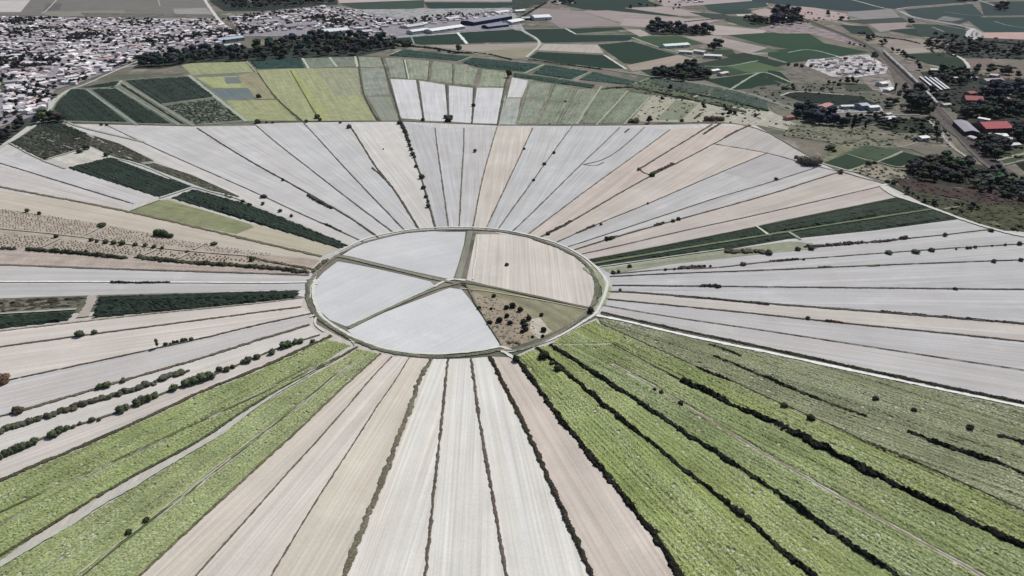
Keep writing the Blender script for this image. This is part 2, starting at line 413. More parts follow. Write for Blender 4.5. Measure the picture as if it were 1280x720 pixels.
# left sector fields
field('field', "-30,330 125,336 320,342 392,345 390,352 320,354 0,352 -30,352", (192, 191, 193), d="0,340 390,347")
field('field', "-30,355 395,355 388,362 320,363 122,369 -30,374", (186, 185, 187), d="0,360 390,356")
field('field', "-30,312 60,311 157,322 320,333 390,342 320,341 125,334 -30,330", (172, 161, 154), d="0,320 320,336", mat='meadow')
field('field', "-30,205 52,222 167,256 160,264 -30,234", (194, 190, 190), d="0,215 167,258")
field('field', "-30,188 10,193 82,211 200,248 167,256 52,221 -30,202", (193, 192, 195), d="0,197 167,255")
field('field', "-30,234 160,264 320,302 402,320 400,325 320,316 132,281 15,263 -30,258", (190, 182, 172), d="0,245 320,308")
field('field', "-30,258 15,263 132,281 255,305 320,317 400,325 385,341 320,333 157,322 60,311 -30,313", (170, 160, 150), 'meadow', d="0,275 320,320")
field('field', "160,264 200,250 212,248 310,279 330,283 425,311 402,320 320,302", (182, 176, 160), d="160,264 402,320")
field('meadow', "160,264 200,250 210,250 312,280 318,284 295,293", (134, 138, 108), 'meadow', d="160,264 402,320")
field('field', "437,306 320,257 242,235 150,200 134,157 235,204 320,241 400,278 457,304", (199, 197, 197), d="134,157 437,306")
field('yard', "50,200 105,187 120,185 134,196 139,198 82,211", (190, 186, 181), 'meadow')
# inside the ring
field('field', "428,319 452,303 490,294 537,290 582,290 580,305 573,330 566,350 552,347 510,338 468,328 440,321", (198, 199, 203), 'smooth', d="440,318 583,291")
field('field', "595,293 625,293 660,299 695,309 722,323 738,340 743,352 744,370 738,384 700,377 640,364 583,350", (203, 197, 192), d="640,294 640,380")
field('field', "422,327 440,330 470,336 505,344 538,352 543,357 520,368 470,391 432,408 412,400 398,387 391,370 394,352 405,340", (200, 202, 206), 'smooth', d="440,408 540,356")
field('field', "434,413 480,391 546,366 562,360 577,362 587,374 607,402 625,431 617,436 580,441 545,443 507,440 470,433 447,424", (205, 207, 211), 'smooth', d="434,413 562,361")
field('meadow', "580,354 610,359 660,371 735,387 722,400 690,417 660,428 633,436 626,430 607,402 588,372", (138, 136, 114), 'meadow')
field('field', "590,365 612,370 640,377 660,388 668,405 672,420 655,428 633,436 626,430 607,402", (156, 145, 131), 'meadow')
field('field', "664,399 675,397 685,410 690,414 674,424 662,414", (186, 179, 168), 'meadow')

# ------------------------------------------------------------------ green crops at both sides of the foreground
GL1 = "410,424 370,442 320,465 250,492 200,517 140,543 87,567 37,587 -20,612 -60,740 0,702 50,666 120,624 180,588 250,553 320,505 370,478 428,438 440,432"
canopy('crop', GL1, (134, 144, 95), 'light green leafy crop in the long strip at the lower left above the white track', h=.95, cu=.75, cv=.9, row=3.1, gap=.0015, d="428,430 120,590", k=1.18, cut=[("425,445 340,487 90,600 -20,650", .5), ("395,455 250,527 60,622 -20,668", .5)])
GL2 = "447,436 425,450 370,480 320,510 277,543 200,590 150,620 75,665 0,710 -60,748 145,748 180,713 250,648 320,584 372,537 415,495 445,468 474,442"
canopy('crop', GL2, (137, 146, 101), 'light green leafy crop between the white track and the bare strips at the lower left', h=.95, cu=.75, cv=.9, row=3.1, gap=.0015, d="460,440 200,640", k=1.18, cut=[("455,445 370,512 320,546 250,601 190,648 100,716", .7), ("440,452 360,518 250,606 160,673 80,740", .5)])
C6 = "670,435 697,457 732,487 765,515 795,540 852,585 902,625 932,647 960,675 997,705 1015,720 1045,748"
C5 = "687,431 747,470 790,497 840,532 902,570 960,610 1022,652 1060,680 1120,720 1160,748"
C3 = "765,430 850,476 877,487 915,507 960,526 987,539 1050,572 1135,615 1210,652 1280,685 1330,708"
C2 = "750,405 865,457 885,467 912,476 965,501 1010,520 1055,540 1140,577 1185,597 1280,640 1330,662"
C1 = "890,445 927,460 960,474 1035,505 1085,522 1132,540 1172,555 1210,567 1247,580 1280,592 1330,612"
RD = "745,397 772,401 820,412 880,426 960,442 1065,465 1175,488 1280,510 1330,521"
canopy('crop', rev(D1B)+' '+C6, (128, 139, 85), 'bright green crop strip beside the rightmost bare strip of the foreground', h=.95, cu=.8, cv=.95, row=3.1, gap=.0015, d="660,450 900,690", k=1.24)
canopy('crop', rev(C6)+' '+C5, (126, 136, 84), 'green crop strip between two dark hedges running to the bottom edge', h=.95, cu=.8, cv=.95, row=3.1, gap=.0015, d="690,440 1050,700", k=1.24)
canopy('crop', rev(C5)+' '+C3+' 1330,760 1160,760', (119, 129, 84), 'broad mottled green crop field with a pale wheel track along its middle', h=.95, cu=.8, cv=.95, row=3.1, gap=.0015, d="710,435 1200,690", k=1.28, cut=[("767,456 815,482 852,504 960,570 1060,627 1160,682 1220,715 1260,740", .8)])
canopy('crop', rev(C3)+' 688,431 702,420 745,399 '+C2, (122, 131, 82), 'green crop strip along the far side of the widest dark hedge', h=.95, cu=.8, cv=.95, row=3.1, gap=.0015, d="760,425 1200,640", k=1.28)
canopy('crop', rev(C2)+' '+RD, (117, 121, 92), 'grey green crop field bordering the white road on the right', h=.85, cu=.85, cv=1.0, row=3.1, gap=.0015, d="760,402 1250,560", k=1.24)
strip('wheel_track', "767,456 815,482 852,504 960,570 1060,627 1160,682 1220,715 1260,740", 1.7, (138, 134, 112), 'meadow', wv=.4, step=3)
strip('wheel_track', "767,453 830,486 960,567 1060,622 1150,672", 1.2, (96, 98, 70), 'meadow', wv=.4, step=3)

# ------------------------------------------------------------------ vineyards and far parcels
VD = (36, 47, 41)
def vines(s, label, rgb=VD, h=1.7, row=5.0, cu=1.6, cv=2.5, d=None, gap=0.0, k=1.3, cut=()): return canopy('vines', s, rgb, label, 'vines', h, cu, cv, row, d, 'hedge', k, gap, .35, cut)
vines("82,210 139,196 240,234 200,248", 'dark green vineyard block below the pale dirt yard on the left', d="139,196 240,234")
vines("212,248 242,236 320,258 437,306 425,312 320,280", 'long narrow dark vineyard strip reaching the ring road from the left', d="242,235 437,306")
vines("122,370 320,364 375,362 374,374 320,379 210,390 112,399", 'dark vineyard block left of the ring with a straight upper edge', d="122,372 375,364")
vines("-30,375 107,370 100,383 0,391 -30,393", 'speckled vineyard strip left of the dirt track, the upper of the two', (66, 66, 58), gap=.12, d="0,375 107,371")
vines("-30,396 96,389 87,402 0,412 -30,415", 'dark vineyard strip left of the dirt track, the lower of the two', (38, 50, 42), d="0,396 96,390")
field("vineyard", "736,325 800,313 945,284 1122,247 1165,261 1199,274 1095,288 997,298 985,299 910,312 747,333", (44, 58, 46), "meadow")
vines("737,326 800,315 945,286 1122,249 1163,261 985,290 960,294 917,300 742,329", 'upper band of the long dark vineyard strip right of the ring', (34, 47, 38), d="737,326 1140,255", cut=[("742,330 850,312 917,301 960,294 1060,278 1165,262", 1.7), ("945,283 962,295", 1.6), ("985,290 1001,300", 1.6)])
vines("746,332 917,303 985,292 1167,263 1197,274 1095,287 997,297 985,298 910,311", 'lower band of the long dark vineyard strip right of the ring', (36, 48, 40), d="746,332 1180,268", cut=[("742,330 850,312 917,301 960,294 1060,278 1165,262", 1.7), ("945,283 962,295", 1.6), ("985,290 1001,300", 1.6)])
field('meadow', "752,336 905,313 985,302 1015,304 1022,311 960,317 840,330 765,343", (142, 146, 128), 'meadow', d="760,340 1000,305")
# parcels between town and pond
field('field', "60,148 82,117 95,110 150,100 158,101 235,95 320,90 320,157 240,158 82,153", (118, 122, 112), 'meadow')
vines("82,118 87,112 107,112 160,153 82,151 62,144 74,125", 'dark vineyard nearest the town edge, bounded by a curved pale track', d="107,112 160,153", row=4)
vines("113,112 145,111 216,155 170,154", 'dark vineyard between two slanting pale tracks below the town', d="113,112 170,154", row=4)
vines("150,107 207,143 225,155 234,156 209,141 153,104", 'thin dark vineyard sliver between two close tracks', d="150,107 225,155", row=4)
vines("97,110 150,101 144,110", 'small triangular dark vineyard against the town road', d="97,110 150,105")
vines("156,101 235,96 269,121 200,130", 'dark vineyard with a browner upper corner under the tree belt', (40, 50, 46), d="156,101 200,130", row=4)
vines("205,132 270,124 304,150 245,156", 'speckled dark vineyard beside the yellow fields', (48, 58, 48), gap=.08, d="205,132 245,156", row=4)
field('field', "225,80 305,76 317,90 240,94", (150, 156, 122), 'meadow'); field('field', "245,97 295,95 310,110 266,110", (156, 163, 120), 'meadow')
field('field', "280,97 296,96 303,104 283,105", (116, 124, 128), 'soil')
field('field', "265,112 310,111 320,122 277,125", (108, 120, 124), 'soil'); field('field', "282,126 345,125 372,151 307,151", (152, 156, 120), 'meadow', d="282,126 307,151")
field('field', "296,94 320,90 345,124 320,124 310,110", (146, 142, 118), 'meadow')
field('field', "320,88 360,86 447,85 451,117 470,151 379,151 345,124", (154, 158, 124), 'meadow', d="363,88 395,148")
field('field', "360,88 368,87 414,150 399,150", (158, 163, 117), 'meadow', d="363,88 395,148"); field('field', "395,87 447,86 451,118 418,120", (148, 151, 128), 'meadow', d="400,88 418,120")
vines("320,74 377,73 382,85 320,86 312,78", 'flat dark field at the foot of the tree belt', (40, 62, 58), d="320,80 380,79", cu=2.5, cv=3)
field('vineyard', "382,72 410,72 420,84 387,85", (112, 122, 110), 'crop', d="382,72 387,85"); field('vineyard', "415,72 442,71 445,83 422,84", (110, 118, 108), 'crop', d="415,72 422,84")
field('vineyard', "448,71 475,72 479,84 451,84", (132, 138, 124), 'crop', d="448,71 451,84"); field('vineyard', "451,85 480,85 487,119 456,120", (134, 140, 130), 'crop', d="451,85 456,120")
field('field', "459,121 487,121 499,151 477,151", (138, 144, 134), 'soil', d="459,121 477,151")
for q, c in (("480,72 504,74 509,98 488,97", (130, 134, 122)), ("507,74 537,76 535,100 511,99", (132, 138, 122)), ("540,76 566,80 566,105 537,101", (128, 134, 118)), ("568,80 598,86 591,107 567,105", (130, 136, 118)), ("602,86 635,91 630,109 597,108", (130, 137, 116))):
    canopy('vines', q, c, {'4': 'young grey green vine parcel, first of five in the row above the white fields', '5': '', '6': ''}.get(q[0]) or 'pale green vine parcel in the row above the four white fields', 'vines', 1.0, 2.2, 2.8, 8, None, 'crop', 1.12)
for q in ("488,99 520,100 529,150 501,148", "524,101 556,106 560,152 531,151", "561,107 591,110 589,154 562,152", "596,110 630,110 621,155 591,154"):
    field('field', q, (203, 204, 209))
field('field', "640,97 661,101 652,122 634,122", (200, 201, 204)); field('vineyard', "633,123 651,123 645,157 623,156", (160, 164, 158), 'crop')
for i, (q, c) in enumerate((("662,101 691,105 670,156 646,155", (122, 128, 114)), ("694,105 720,111 695,156 672,156", (116, 124, 106)), ("722,111 747,112 722,156 698,156", (120, 127, 112)), ("752,107 784,114 747,155 726,155", (104, 114, 96)), ("785,115 812,119 782,154 751,155", (110, 119, 101)))):
    canopy('vines', q, c, ['greyish vine parcel directly right of the pale stippled strip', 'second vine parcel right of the pale stippled strip', 'middle vine parcel of the five before the scrub', 'greenest vine parcel before the scrub, wider at its top', 'last green vine parcel before the scrub patch'][i], 'vines', 1.2, 2.0, 2.6, 6, None, 'crop', 1.12)
field('scrub', "815,120 875,127 930,130 1000,160 900,154 787,152", (164, 162, 148), 'meadow')
field('meadow', "845,125 873,130 852,150 820,150", (128, 134, 118), 'meadow')
field('scrub', "880,132 960,138 1010,160 1000,168 940,155 880,152", (170, 168, 158), 'meadow')
# the dark vineyards behind the row
for i, q in enumerate(("505,62 588,71 572,77 545,74 483,70", "591,72 640,77 675,81 657,90 640,89 600,85 577,79", "680,82 737,90 717,100 665,92", "741,90 797,102 790,107 722,100", "643,91 700,99 745,106 741,111 640,96")):
    vines(q, ['dark vineyard behind the pale vine parcels, west of the slanting track', 'dark vineyard behind the pale vine parcels, east of the slanting track', 'dark vineyard below the hedged bank, ending at a pale track', 'dark vineyard below the hedged bank, farthest along it', 'thin dark vineyard band right above the green vine parcels'][i], (40, 62, 56), d=q.split()[0]+' '+q.split()[1], cu=2.2, cv=3, row=7)
field('meadow', "780,103 815,97 890,108 960,126 960,140 930,135 880,128 815,118 785,114", (92, 102, 86), 'meadow')
vines("815,98 890,109 885,117 870,121 812,104", 'dark grey vineyard just below the hedged road', (62, 72, 66), d="815,100 890,112", cu=2.5, cv=3)
vines("893,110 960,126 960,139 905,127 884,120", 'dark vineyard under the road bend right of the farm wood', (52, 68, 60), d="893,112 960,130", cu=2.5, cv=3)

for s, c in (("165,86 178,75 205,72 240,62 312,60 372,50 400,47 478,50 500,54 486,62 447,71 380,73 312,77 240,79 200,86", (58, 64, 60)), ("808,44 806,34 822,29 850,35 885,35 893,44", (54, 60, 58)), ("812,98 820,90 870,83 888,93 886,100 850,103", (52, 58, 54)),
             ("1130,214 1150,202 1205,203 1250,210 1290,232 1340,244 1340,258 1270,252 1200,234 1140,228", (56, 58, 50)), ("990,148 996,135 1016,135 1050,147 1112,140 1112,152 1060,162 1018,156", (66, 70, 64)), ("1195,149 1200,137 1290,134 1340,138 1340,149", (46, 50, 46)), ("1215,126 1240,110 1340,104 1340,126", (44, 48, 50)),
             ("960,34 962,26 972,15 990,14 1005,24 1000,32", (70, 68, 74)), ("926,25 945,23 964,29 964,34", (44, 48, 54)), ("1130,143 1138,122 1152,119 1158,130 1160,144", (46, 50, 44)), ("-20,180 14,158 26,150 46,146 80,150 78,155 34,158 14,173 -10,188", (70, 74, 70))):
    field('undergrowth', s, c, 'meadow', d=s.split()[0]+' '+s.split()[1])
# ------------------------------------------------------------------ farmland beyond, parcel by parcel
def far(s, rgb, mat='soil', d=None, name='field', k=.92):
    if mat == 'meadow': mat, k = 'rough', 1.0
    r, g, b2 = rgb
    if g > r and g > b2: m_ = (r+g+b2)/3; rgb = tuple(v*.84 for v in rgb)
    q = s.split(); return field(name, s, rgb, mat, d or (q[0]+' '+q[1]), k)
DG = (40, 66, 60)
for s, c, m in (
 ("-60,-25 300,-25 256,5 265,18 150,22 -60,17", (124, 122, 120), 'soil'), ("-60,0 38,0 26,15 -60,16", (196, 192, 194), 'soil'), ("-60,-20 90,-20 60,-1 -60,2", (130, 126, 126), 'soil'),
 ("52,15 100,14 155,13 158,20 60,20", (140, 138, 130), 'soil'), ("216,11 258,10 266,18 220,19", (158, 155, 155), 'soil'), ("58,5 78,4 74,13 54,14", (104, 104, 104), 'soil'), ("100,16 265,18 265,23 110,23", (112, 112, 106), 'meadow'),
 ("270,-25 420,-25 422,6 390,8 330,14 280,14 262,2", (50, 62, 60), 'meadow'),
 ("420,-10 560,-10 560,0 424,4", (190, 176, 178), 'soil'), ("424,4 530,0 530,12 480,15 440,10", (70, 92, 84), 'soil'), ("480,14 530,10 580,20 520,25", (180, 168, 166), 'soil'),
 ("500,13 550,20 545,22 505,17", (100, 102, 96), 'soil'), ("530,3 700,3 660,10 620,15 580,17 535,10", (48, 74, 72), 'soil'), ("430,13 485,14 525,25 480,24 445,16", (178, 166, 166), 'soil'), ("550,-10 720,-10 700,2 530,2", (170, 164, 164), 'soil'),
 ("440,12 640,10 660,45 480,50 400,46", (168, 168, 172), 'meadow'),
 ("665,10 727,14 781,32 700,35 690,28 662,18", (150, 140, 142), 'soil'), ("640,-5 690,-2 683,5 640,12", (56, 74, 70), 'meadow'), ("660,8 683,5 690,-5 740,-5 720,7 700,9", (130, 120, 118), 'meadow'),
 ("690,3 720,-6 815,-8 810,1 832,9 780,11 730,12", (42, 70, 66), 'soil'), ("738,12 790,11 850,20 800,22 765,19", (52, 72, 70), 'soil'), ("780,10 830,8 900,20 850,20", (168, 158, 158), 'soil'),
 ("727,14 760,13 850,22 870,26 790,33", (160, 150, 150), 'soil'), ("780,24 910,23 880,30 900,33 800,34 775,32", (170, 160, 160), 'soil'), ("880,30 930,35 960,38 950,44 888,44", (178, 168, 168), 'soil'),
 ("800,-20 960,-20 960,5 880,10 830,8", (172, 160, 164), 'soil'), ("850,8 880,6 890,11 860,11", (110, 100, 100), 'meadow'), ("880,6 955,0 960,8 930,12 885,12", (48, 70, 70), 'soil'), ("883,12 955,12 935,17 905,18", (46, 74, 70), 'soil'), ("860,15 905,18 925,24 890,24", (64, 82, 78), 'soil'),
 ("915,20 955,24 968,34 935,34 905,26", (70, 88, 76), 'soil'), ("920,18 940,18 940,20 922,20", (200, 198, 198), 'soil'),
 # middle blocks
 ("640,37 652,39 672,52 580,54 572,41", DG, 'soil'), ("480,49 571,42 582,55 527,56 490,51", (44, 72, 62), 'soil'), ("655,37 707,36 720,44 800,44 794,47 785,51 680,54", DG, 'soil'), ("709,36 777,34 782,37 720,42", (46, 74, 62), 'soil'),
 ("530,57 680,54 660,70 640,74 600,66", (166, 158, 152), 'soil'), ("585,66 640,60 668,60 655,73 600,70", (150, 146, 128), 'soil'),
 ("672,63 680,55 747,56 755,67", (182, 176, 170), 'soil'), ("662,72 672,65 755,69 782,86 740,85", (36, 66, 54), 'soil'), ("747,56 790,52 846,69 790,80 780,79", (38, 68, 56), 'soil'),
 ("785,46 850,45 880,55 827,60 810,53", (70, 100, 74), 'soil'), ("782,37 800,37 815,44 800,46", (176, 168, 166), 'soil'), ("783,82 846,69 875,75 830,85 790,89", (164, 154, 144), 'soil'),
 ("855,46 892,45 960,60 960,67 940,69 910,60 880,54", (164, 156, 154), 'soil'), ("800,88 870,80 912,72 930,78 870,90 815,95", (52, 74, 58), 'soil'), ("880,63 915,62 920,68 900,70", (62, 84, 66), 'soil'),
 ("906,70 930,66 960,72 960,80 930,78", (44, 68, 54), 'soil'), ("908,83 940,76 985,87 960,90 935,91", (98, 124, 92), 'soil'), ("890,84 905,82 935,91 910,95", (66, 92, 70), 'soil'), ("880,100 945,92 985,108 918,112", (36, 66, 54), 'soil'), ("945,92 962,90 992,103 985,106", (40, 66, 56), 'soil'),
 ("910,44 960,41 1010,41 1030,54 1045,60 1000,64 960,57", (50, 84, 62), 'soil'), ("1030,54 1085,65 1045,71 1012,61", (42, 78, 58), 'soil'), ("960,62 1015,61 1047,72 985,79 960,70", (50, 82, 66), 'soil'), ("940,66 960,60 975,64 960,66", (100, 120, 100), 'soil'), ("950,71 985,80 970,84 940,76", (40, 68, 56), 'soil'),
 ("985,84 1010,80 1050,96 1060,104 1000,108 975,98", (120, 114, 110), 'meadow'), ("960,88 975,90 990,103 960,100", (40, 62, 50), 'soil'),
 ("945,36 968,30 1000,27 1085,55 1075,58 1010,42 975,42", (150, 138, 142), 'meadow'), ("938,14 965,9 1010,8 1060,18 1060,26 1000,24 950,20", (176, 160, 160), 'soil'), ("940,-25 1340,-25 1340,-8 1210,2 1110,12 1060,14 990,7 940,2", (38, 60, 66), 'soil'),
 ("1060,15 1115,11 1125,22 1085,26 1060,20", (140, 138, 140), 'soil'), ("1050,26 1125,22 1140,28 1080,30", (74, 86, 84), 'soil'), ("1085,30 1135,28 1130,37 1100,40", (156, 146, 146), 'soil'), ("1050,31 1085,33 1095,44 1065,42", (40, 66, 62), 'soil'),
 ("1110,38 1130,36 1190,36 1180,46 1150,46", (40, 66, 62), 'soil'), ("1090,50 1150,48 1180,60 1112,62", (150, 140, 136), 'soil'), ("1112,62 1150,60 1178,64 1120,69", (164, 158, 150), 'soil'), ("1125,68 1180,66 1205,75 1210,88 1180,84 1160,80", (42, 66, 52), 'soil'),
 ("1112,70 1160,82 1150,92 1130,88", (128, 120, 116), 'meadow'), ("1130,12 1215,5 1230,20 1200,30 1140,20", (46, 66, 68), 'soil'), ("1180,20 1205,24 1190,27 1170,25", (120, 124, 126), 'soil'), ("1225,3 1340,0 1340,18 1230,20", (44, 62, 66), 'soil'), ("1205,22 1340,21 1340,40 1230,40", (36, 64, 64), 'soil'),
 ("1228,41 1340,40 1340,60 1270,55 1230,48", (190, 162, 158), 'soil'), ("1140,30 1205,32 1210,42 1205,52 1150,45", (54, 74, 72), 'soil'), ("1190,46 1340,52 1340,75 1180,72", (58, 64, 64), 'meadow'), ("1208,74 1240,74 1238,86 1214,88", (124, 112, 108), 'soil'), ("1236,82 1340,76 1340,108 1260,106 1240,96", (124, 114, 108), 'soil'),
 # around the railway and the farms
 ("920,118 948,108 990,104 1060,104 1110,120 1120,138 1000,140 965,134 938,126", (104, 104, 96), 'meadow'), ("1050,103 1085,106 1100,114 1060,115", (80, 90, 80), 'meadow'), ("977,119 992,115 1060,119 1075,121 1097,131 1040,132 1000,127", (30, 48, 44), 'soil'),
 ("1010,75 1085,68 1110,84 1107,92 1070,97 1040,96 1006,82", (200, 192, 196), 'meadow'), ("1075,98 1110,92 1120,110 1110,120 1090,112", (140, 132, 130), 'meadow'), ("1095,104 1112,100 1118,114 1104,118", (188, 180, 180), 'meadow'),
 ("962,134 990,130 1030,150 1060,163 1000,158 985,150 970,142", (122, 121, 110), 'meadow'), ("1030,134 1100,133 1105,140 1030,142", (176, 176, 178), 'meadow'), ("988,156 1030,158 1080,160 1120,170 1105,195 1050,180 980,170", (124, 124, 110), 'meadow'),
 ("1078,152 1170,147 1185,178 1140,170 1100,160", (66, 76, 60), 'meadow'), ("1108,166 1180,168 1195,185 1170,190 1120,185", (128, 122, 112), 'meadow'), ("1060,183 1085,181 1105,190 1090,196", (120, 118, 110), 'meadow'),
 ("1040,182 1075,180 1060,190 1035,202 1028,204", (148, 152, 124), 'meadow'), ("1058,192 1082,182 1126,188 1097,201", (84, 104, 80), 'soil'), ("1035,202 1058,193 1086,202 1060,213 1028,205", (58, 80, 62), 'soil'), ("1099,203 1128,190 1155,197 1120,210", (38, 64, 50), 'soil'), ("1126,181 1190,184 1192,196 1160,196", (118, 114, 106), 'soil'),
 ("1065,214 1090,205 1120,212 1135,222 1110,228", (150, 144, 132), 'meadow'), ("1110,232 1140,232 1190,250 1280,256 1340,270 1340,290 1240,288 1170,262", (88, 90, 76), 'meadow'), ("1180,262 1240,256 1340,272 1340,298 1280,290 1235,284", (96, 100, 76), 'meadow'),
 ("1115,222 1150,226 1200,236 1340,240 1340,262 1240,256 1180,246 1130,236", (78, 64, 64), 'meadow'), ("1200,150 1340,146 1340,200 1270,205 1215,185", (62, 66, 60), 'meadow'), ("1270,205 1340,190 1340,235 1300,232", (26, 32, 36), 'soil'), ("1240,178 1340,175 1340,195 1256,205", (86, 94, 70), 'meadow'),
 ("1150,90 1180,88 1215,92 1240,96 1340,110 1340,146 1200,145 1180,128", (56, 62, 58), 'meadow'),
):
    far(s, c, m)
# vineyards left of the pond rim
for s, c, lab in (("25,172 47,157 82,156 115,171 105,186 52,200 10,180", (62, 68, 60), 'mixed light and dark vineyard beside the white lane at the left edge'),
                  ("48,156 82,155 116,170 90,174", (32, 48, 42), 'small dark green vineyard nearest the trees at the town corner'),
                  ("96,175 118,170 150,180 192,201 175,206 140,195", (76, 78, 68), 'speckled olive vineyard strip above the pale dirt yard'),
                  ("178,206 193,204 240,219 300,246 288,248", (90, 92, 80), 'thin speckled vineyard wedge above the dark vineyard block')):
    field('vineyard', s, (104, 103, 92), 'rough'); canopy('vines', s, tuple(q*.8 for q in c), lab, 'vines', 1.5, 1.6, 2.2, 5, None, 'hedge', 1.2, .05)
# stippled old vines on brown soil left of the ring: single stocks
def stocks(s, spacing, r, h, rgb, label):
    P = np.array(W(s)); lo, hi = P.min(0), P.max(0); c = P.mean(0); d = radial(P); a = np.array([d[1], -d[0]])
    n = int(np.hypot(*(hi-lo))/spacing)+2; g = np.arange(-n, n+1)*spacing
    U, V = np.meshgrid(g, g*1.15); Q = c+U.reshape(-1, 1)*a+V.reshape(-1, 1)*d; Q = Q+RNG.normal(0, spacing*.13, Q.shape)
    Q = Q[pip(Q, P)]; Q = Q[RNG.random(len(Q)) > .12]
    base = np.array([(1, 0, 0), (.31, .95, 0), (-.81, .59, 0), (-.81, -.59, 0), (.31, -.95, 0), (.7, .2, .6), (-.1, .7, .65), (-.7, -.1, .55), (.1, -.7, .6), (0, 0, 1)])
    fb = [(0, 1, 6, 5), (1, 2, 7, 6), (2, 3, 7), (3, 4, 8, 7), (4, 0, 5, 8), (5, 6, 9), (6, 7, 9), (7, 8, 9), (8, 5, 9)]
    V3, F = [], []
    for i, q in enumerate(Q):
        k = 10*i; sc = r*(.7+.6*RNG.random()); hh = h*(.6+.8*RNG.random()); an = RNG.random()*6.3; ca, sa = math.cos(an), math.sin(an)
        for b in base*(1+RNG.normal(0, .15, base.shape)): V3.append(((b[0]*ca-b[1]*sa)*sc+q[0]-c[0], (b[0]*sa+b[1]*ca)*sc+q[1]-c[1], max(0, b[2])*hh))
        F += [tuple(k+j for j in f) for f in fb]
    if not V3: return
    v = np.array(V3)
    o = mk('vines', V3, F, M['hedge'], A(rgb, 1.4), uv=v[:, :2]+c, loc=(c[0], c[1], nz()))
    tag(o, label, 'vines', None, 'stuff')
SC = (128, 121, 108)
stocks("15,263 132,281 103,296 0,285 -20,283 -20,262", 3.6, .75, .7, SC, 'stippled brown old vine plot, uppermost at the left edge')
stocks("137,283 255,306 242,311 140,300 108,297", 3.6, .75, .7, SC, 'stippled brown vine plot with a row of round bushes below it')
stocks("-20,290 75,299 52,310 -20,309", 3.6, .9, .9, (142, 134, 123), 'faintly stippled plot at the left edge above the long hedge')
stocks("78,300 195,312 178,319 60,311", 3.6, .9, .9, (138, 132, 119), 'faintly stippled plot just above the long dark hedge')
stocks("200,313 232,317 223,322 186,320", 3.8, 1.0, 1.0, SC, 'tiny stippled plot between two pale cross paths')
stocks("258,306 320,315 350,320 320,320 252,312", 3.5, .75, .7, SC, 'stippled vine plot running toward the ring road')
stocks("238,317 320,325 340,329 320,329 231,324", 4.0, 1.1, 1.1, SC, 'low stippled plot above the hedge by the ring road')
# ------------------------------------------------------------------ ditches along the radii
for k in 'b d e h i j k l m o r s u'.split(): ditch(L[k], 1.7, (116, 113, 108), .35, step=3)
for k in 'c f g q t'.split(): ditch(L[k], 2.4, (96, 92, 82), .6, step=3)
ditch(L['n'], 1.6, (118, 116, 110), .3, 3); ditch(L['p'], 3, (92, 84, 74), .7, 3); ditch(L['v'], 1.8, (120, 118, 104), .4, 3)
ditch("892,180 960,191 1000,203 1050,215", 2, (100, 96, 90), .4, 3)
ditch("800,211 803,216 814,219", 2.2, (100, 92, 82), .5); ditch("729,206 745,208 755,203", 1.6, (110, 108, 102), .4)
for k, w in (('w', 2), ('x', 2.2), ('y', 3.2), ('z', 2.2), ('aa', 1.2)): ditch(L[k], w, (98, 93, 88), .5)
ditch("765,343 840,336 890,336 960,327 1112,316 1165,312 1280,305 1320,303", 1.8, (112, 108, 100), .4)
ditch("1012,310 1137,298 1180,294 1237,287", 2, (108, 102, 94), .5)
ditch(L['bb'], 4.4, (60, 60, 50), 1.6, step=1.5); ditch("752,393 840,413 960,439 1065,462 1175,486 1280,507 1320,516", 1.6, (120, 122, 100), .3)
for k, w, c, h in (('d1', 3.4, (66, 61, 53), 1.6), ('d2', 2.0, (112, 102, 94), .5), ('d3', 1.9, (110, 102, 92), .5), ('d4', 3.8, (124, 121, 104), .6), ('d5', 1.1, (118, 110, 102), .3), ('d6', 1.2, (120, 110, 102), .3), ('d7', 1.8, (118, 118, 88), .5),
                   ('e1', 3.4, (92, 88, 72), .7), ('f3', 3.2, (112, 108, 92), .7), ('f4', 1.8, (106, 100, 88), .5), ('f5', 2.2, (122, 114, 104), .4), ('f6', 1.8, (176, 168, 158), .2)):
    ditch(L[k], w, c, h, step=1.0, wv=.35)
ditch(F1, 2.2, (112, 108, 92), .6, 1.2)
ditch("-30,228 0,234 160,264 320,302 402,321", 4.2, (124, 121, 100), .4); ditch("-30,197 0,204 52,220 167,255", 2, (108, 104, 100), .4); ditch("-30,331 0,331 125,336 320,342 387,344", 3, (134, 122, 112), .4)
ditch("82,153 160,155 240,158 320,152 380,152 500,151 622,157 780,157 850,153 940,154 1010,195 1050,215 1105,230", 3, (124, 124, 116), .4, 4)
ditch("345,124 320,88", 2, (98, 96, 76), .5); ditch("320,88 345,124 379,152", 2.6, (96, 96, 72), .5); ditch("363,88 380,118 398,148", 2.4, (112, 114, 70), .5); ditch("447,71 451,100 455,120 470,148 476,152", 3, (88, 92, 76), .8); ditch("477,72 487,105 495,130 501,152", 3, (84, 88, 76), .8)
ditch("504,74 509,99", 2.6, (100, 106, 96), .6); ditch("537,76 535,101", 2.4, (100, 108, 92), .6); ditch("566,80 566,106", 2.4, (100, 108, 92), .6); ditch("636,92 630,110 622,156", 3, (84, 88, 74), .8)
for s in ("521,100 530,152", "558,106 561,153", "593,110 590,155"): ditch(s, 3, (92, 94, 84), .7)
for s in ("661,100 645,157", "692,105 671,157", "721,111 697,156", "785,114 750,155", "816,119 782,155"): ditch(s, 2.2, (150, 154, 136), .3)
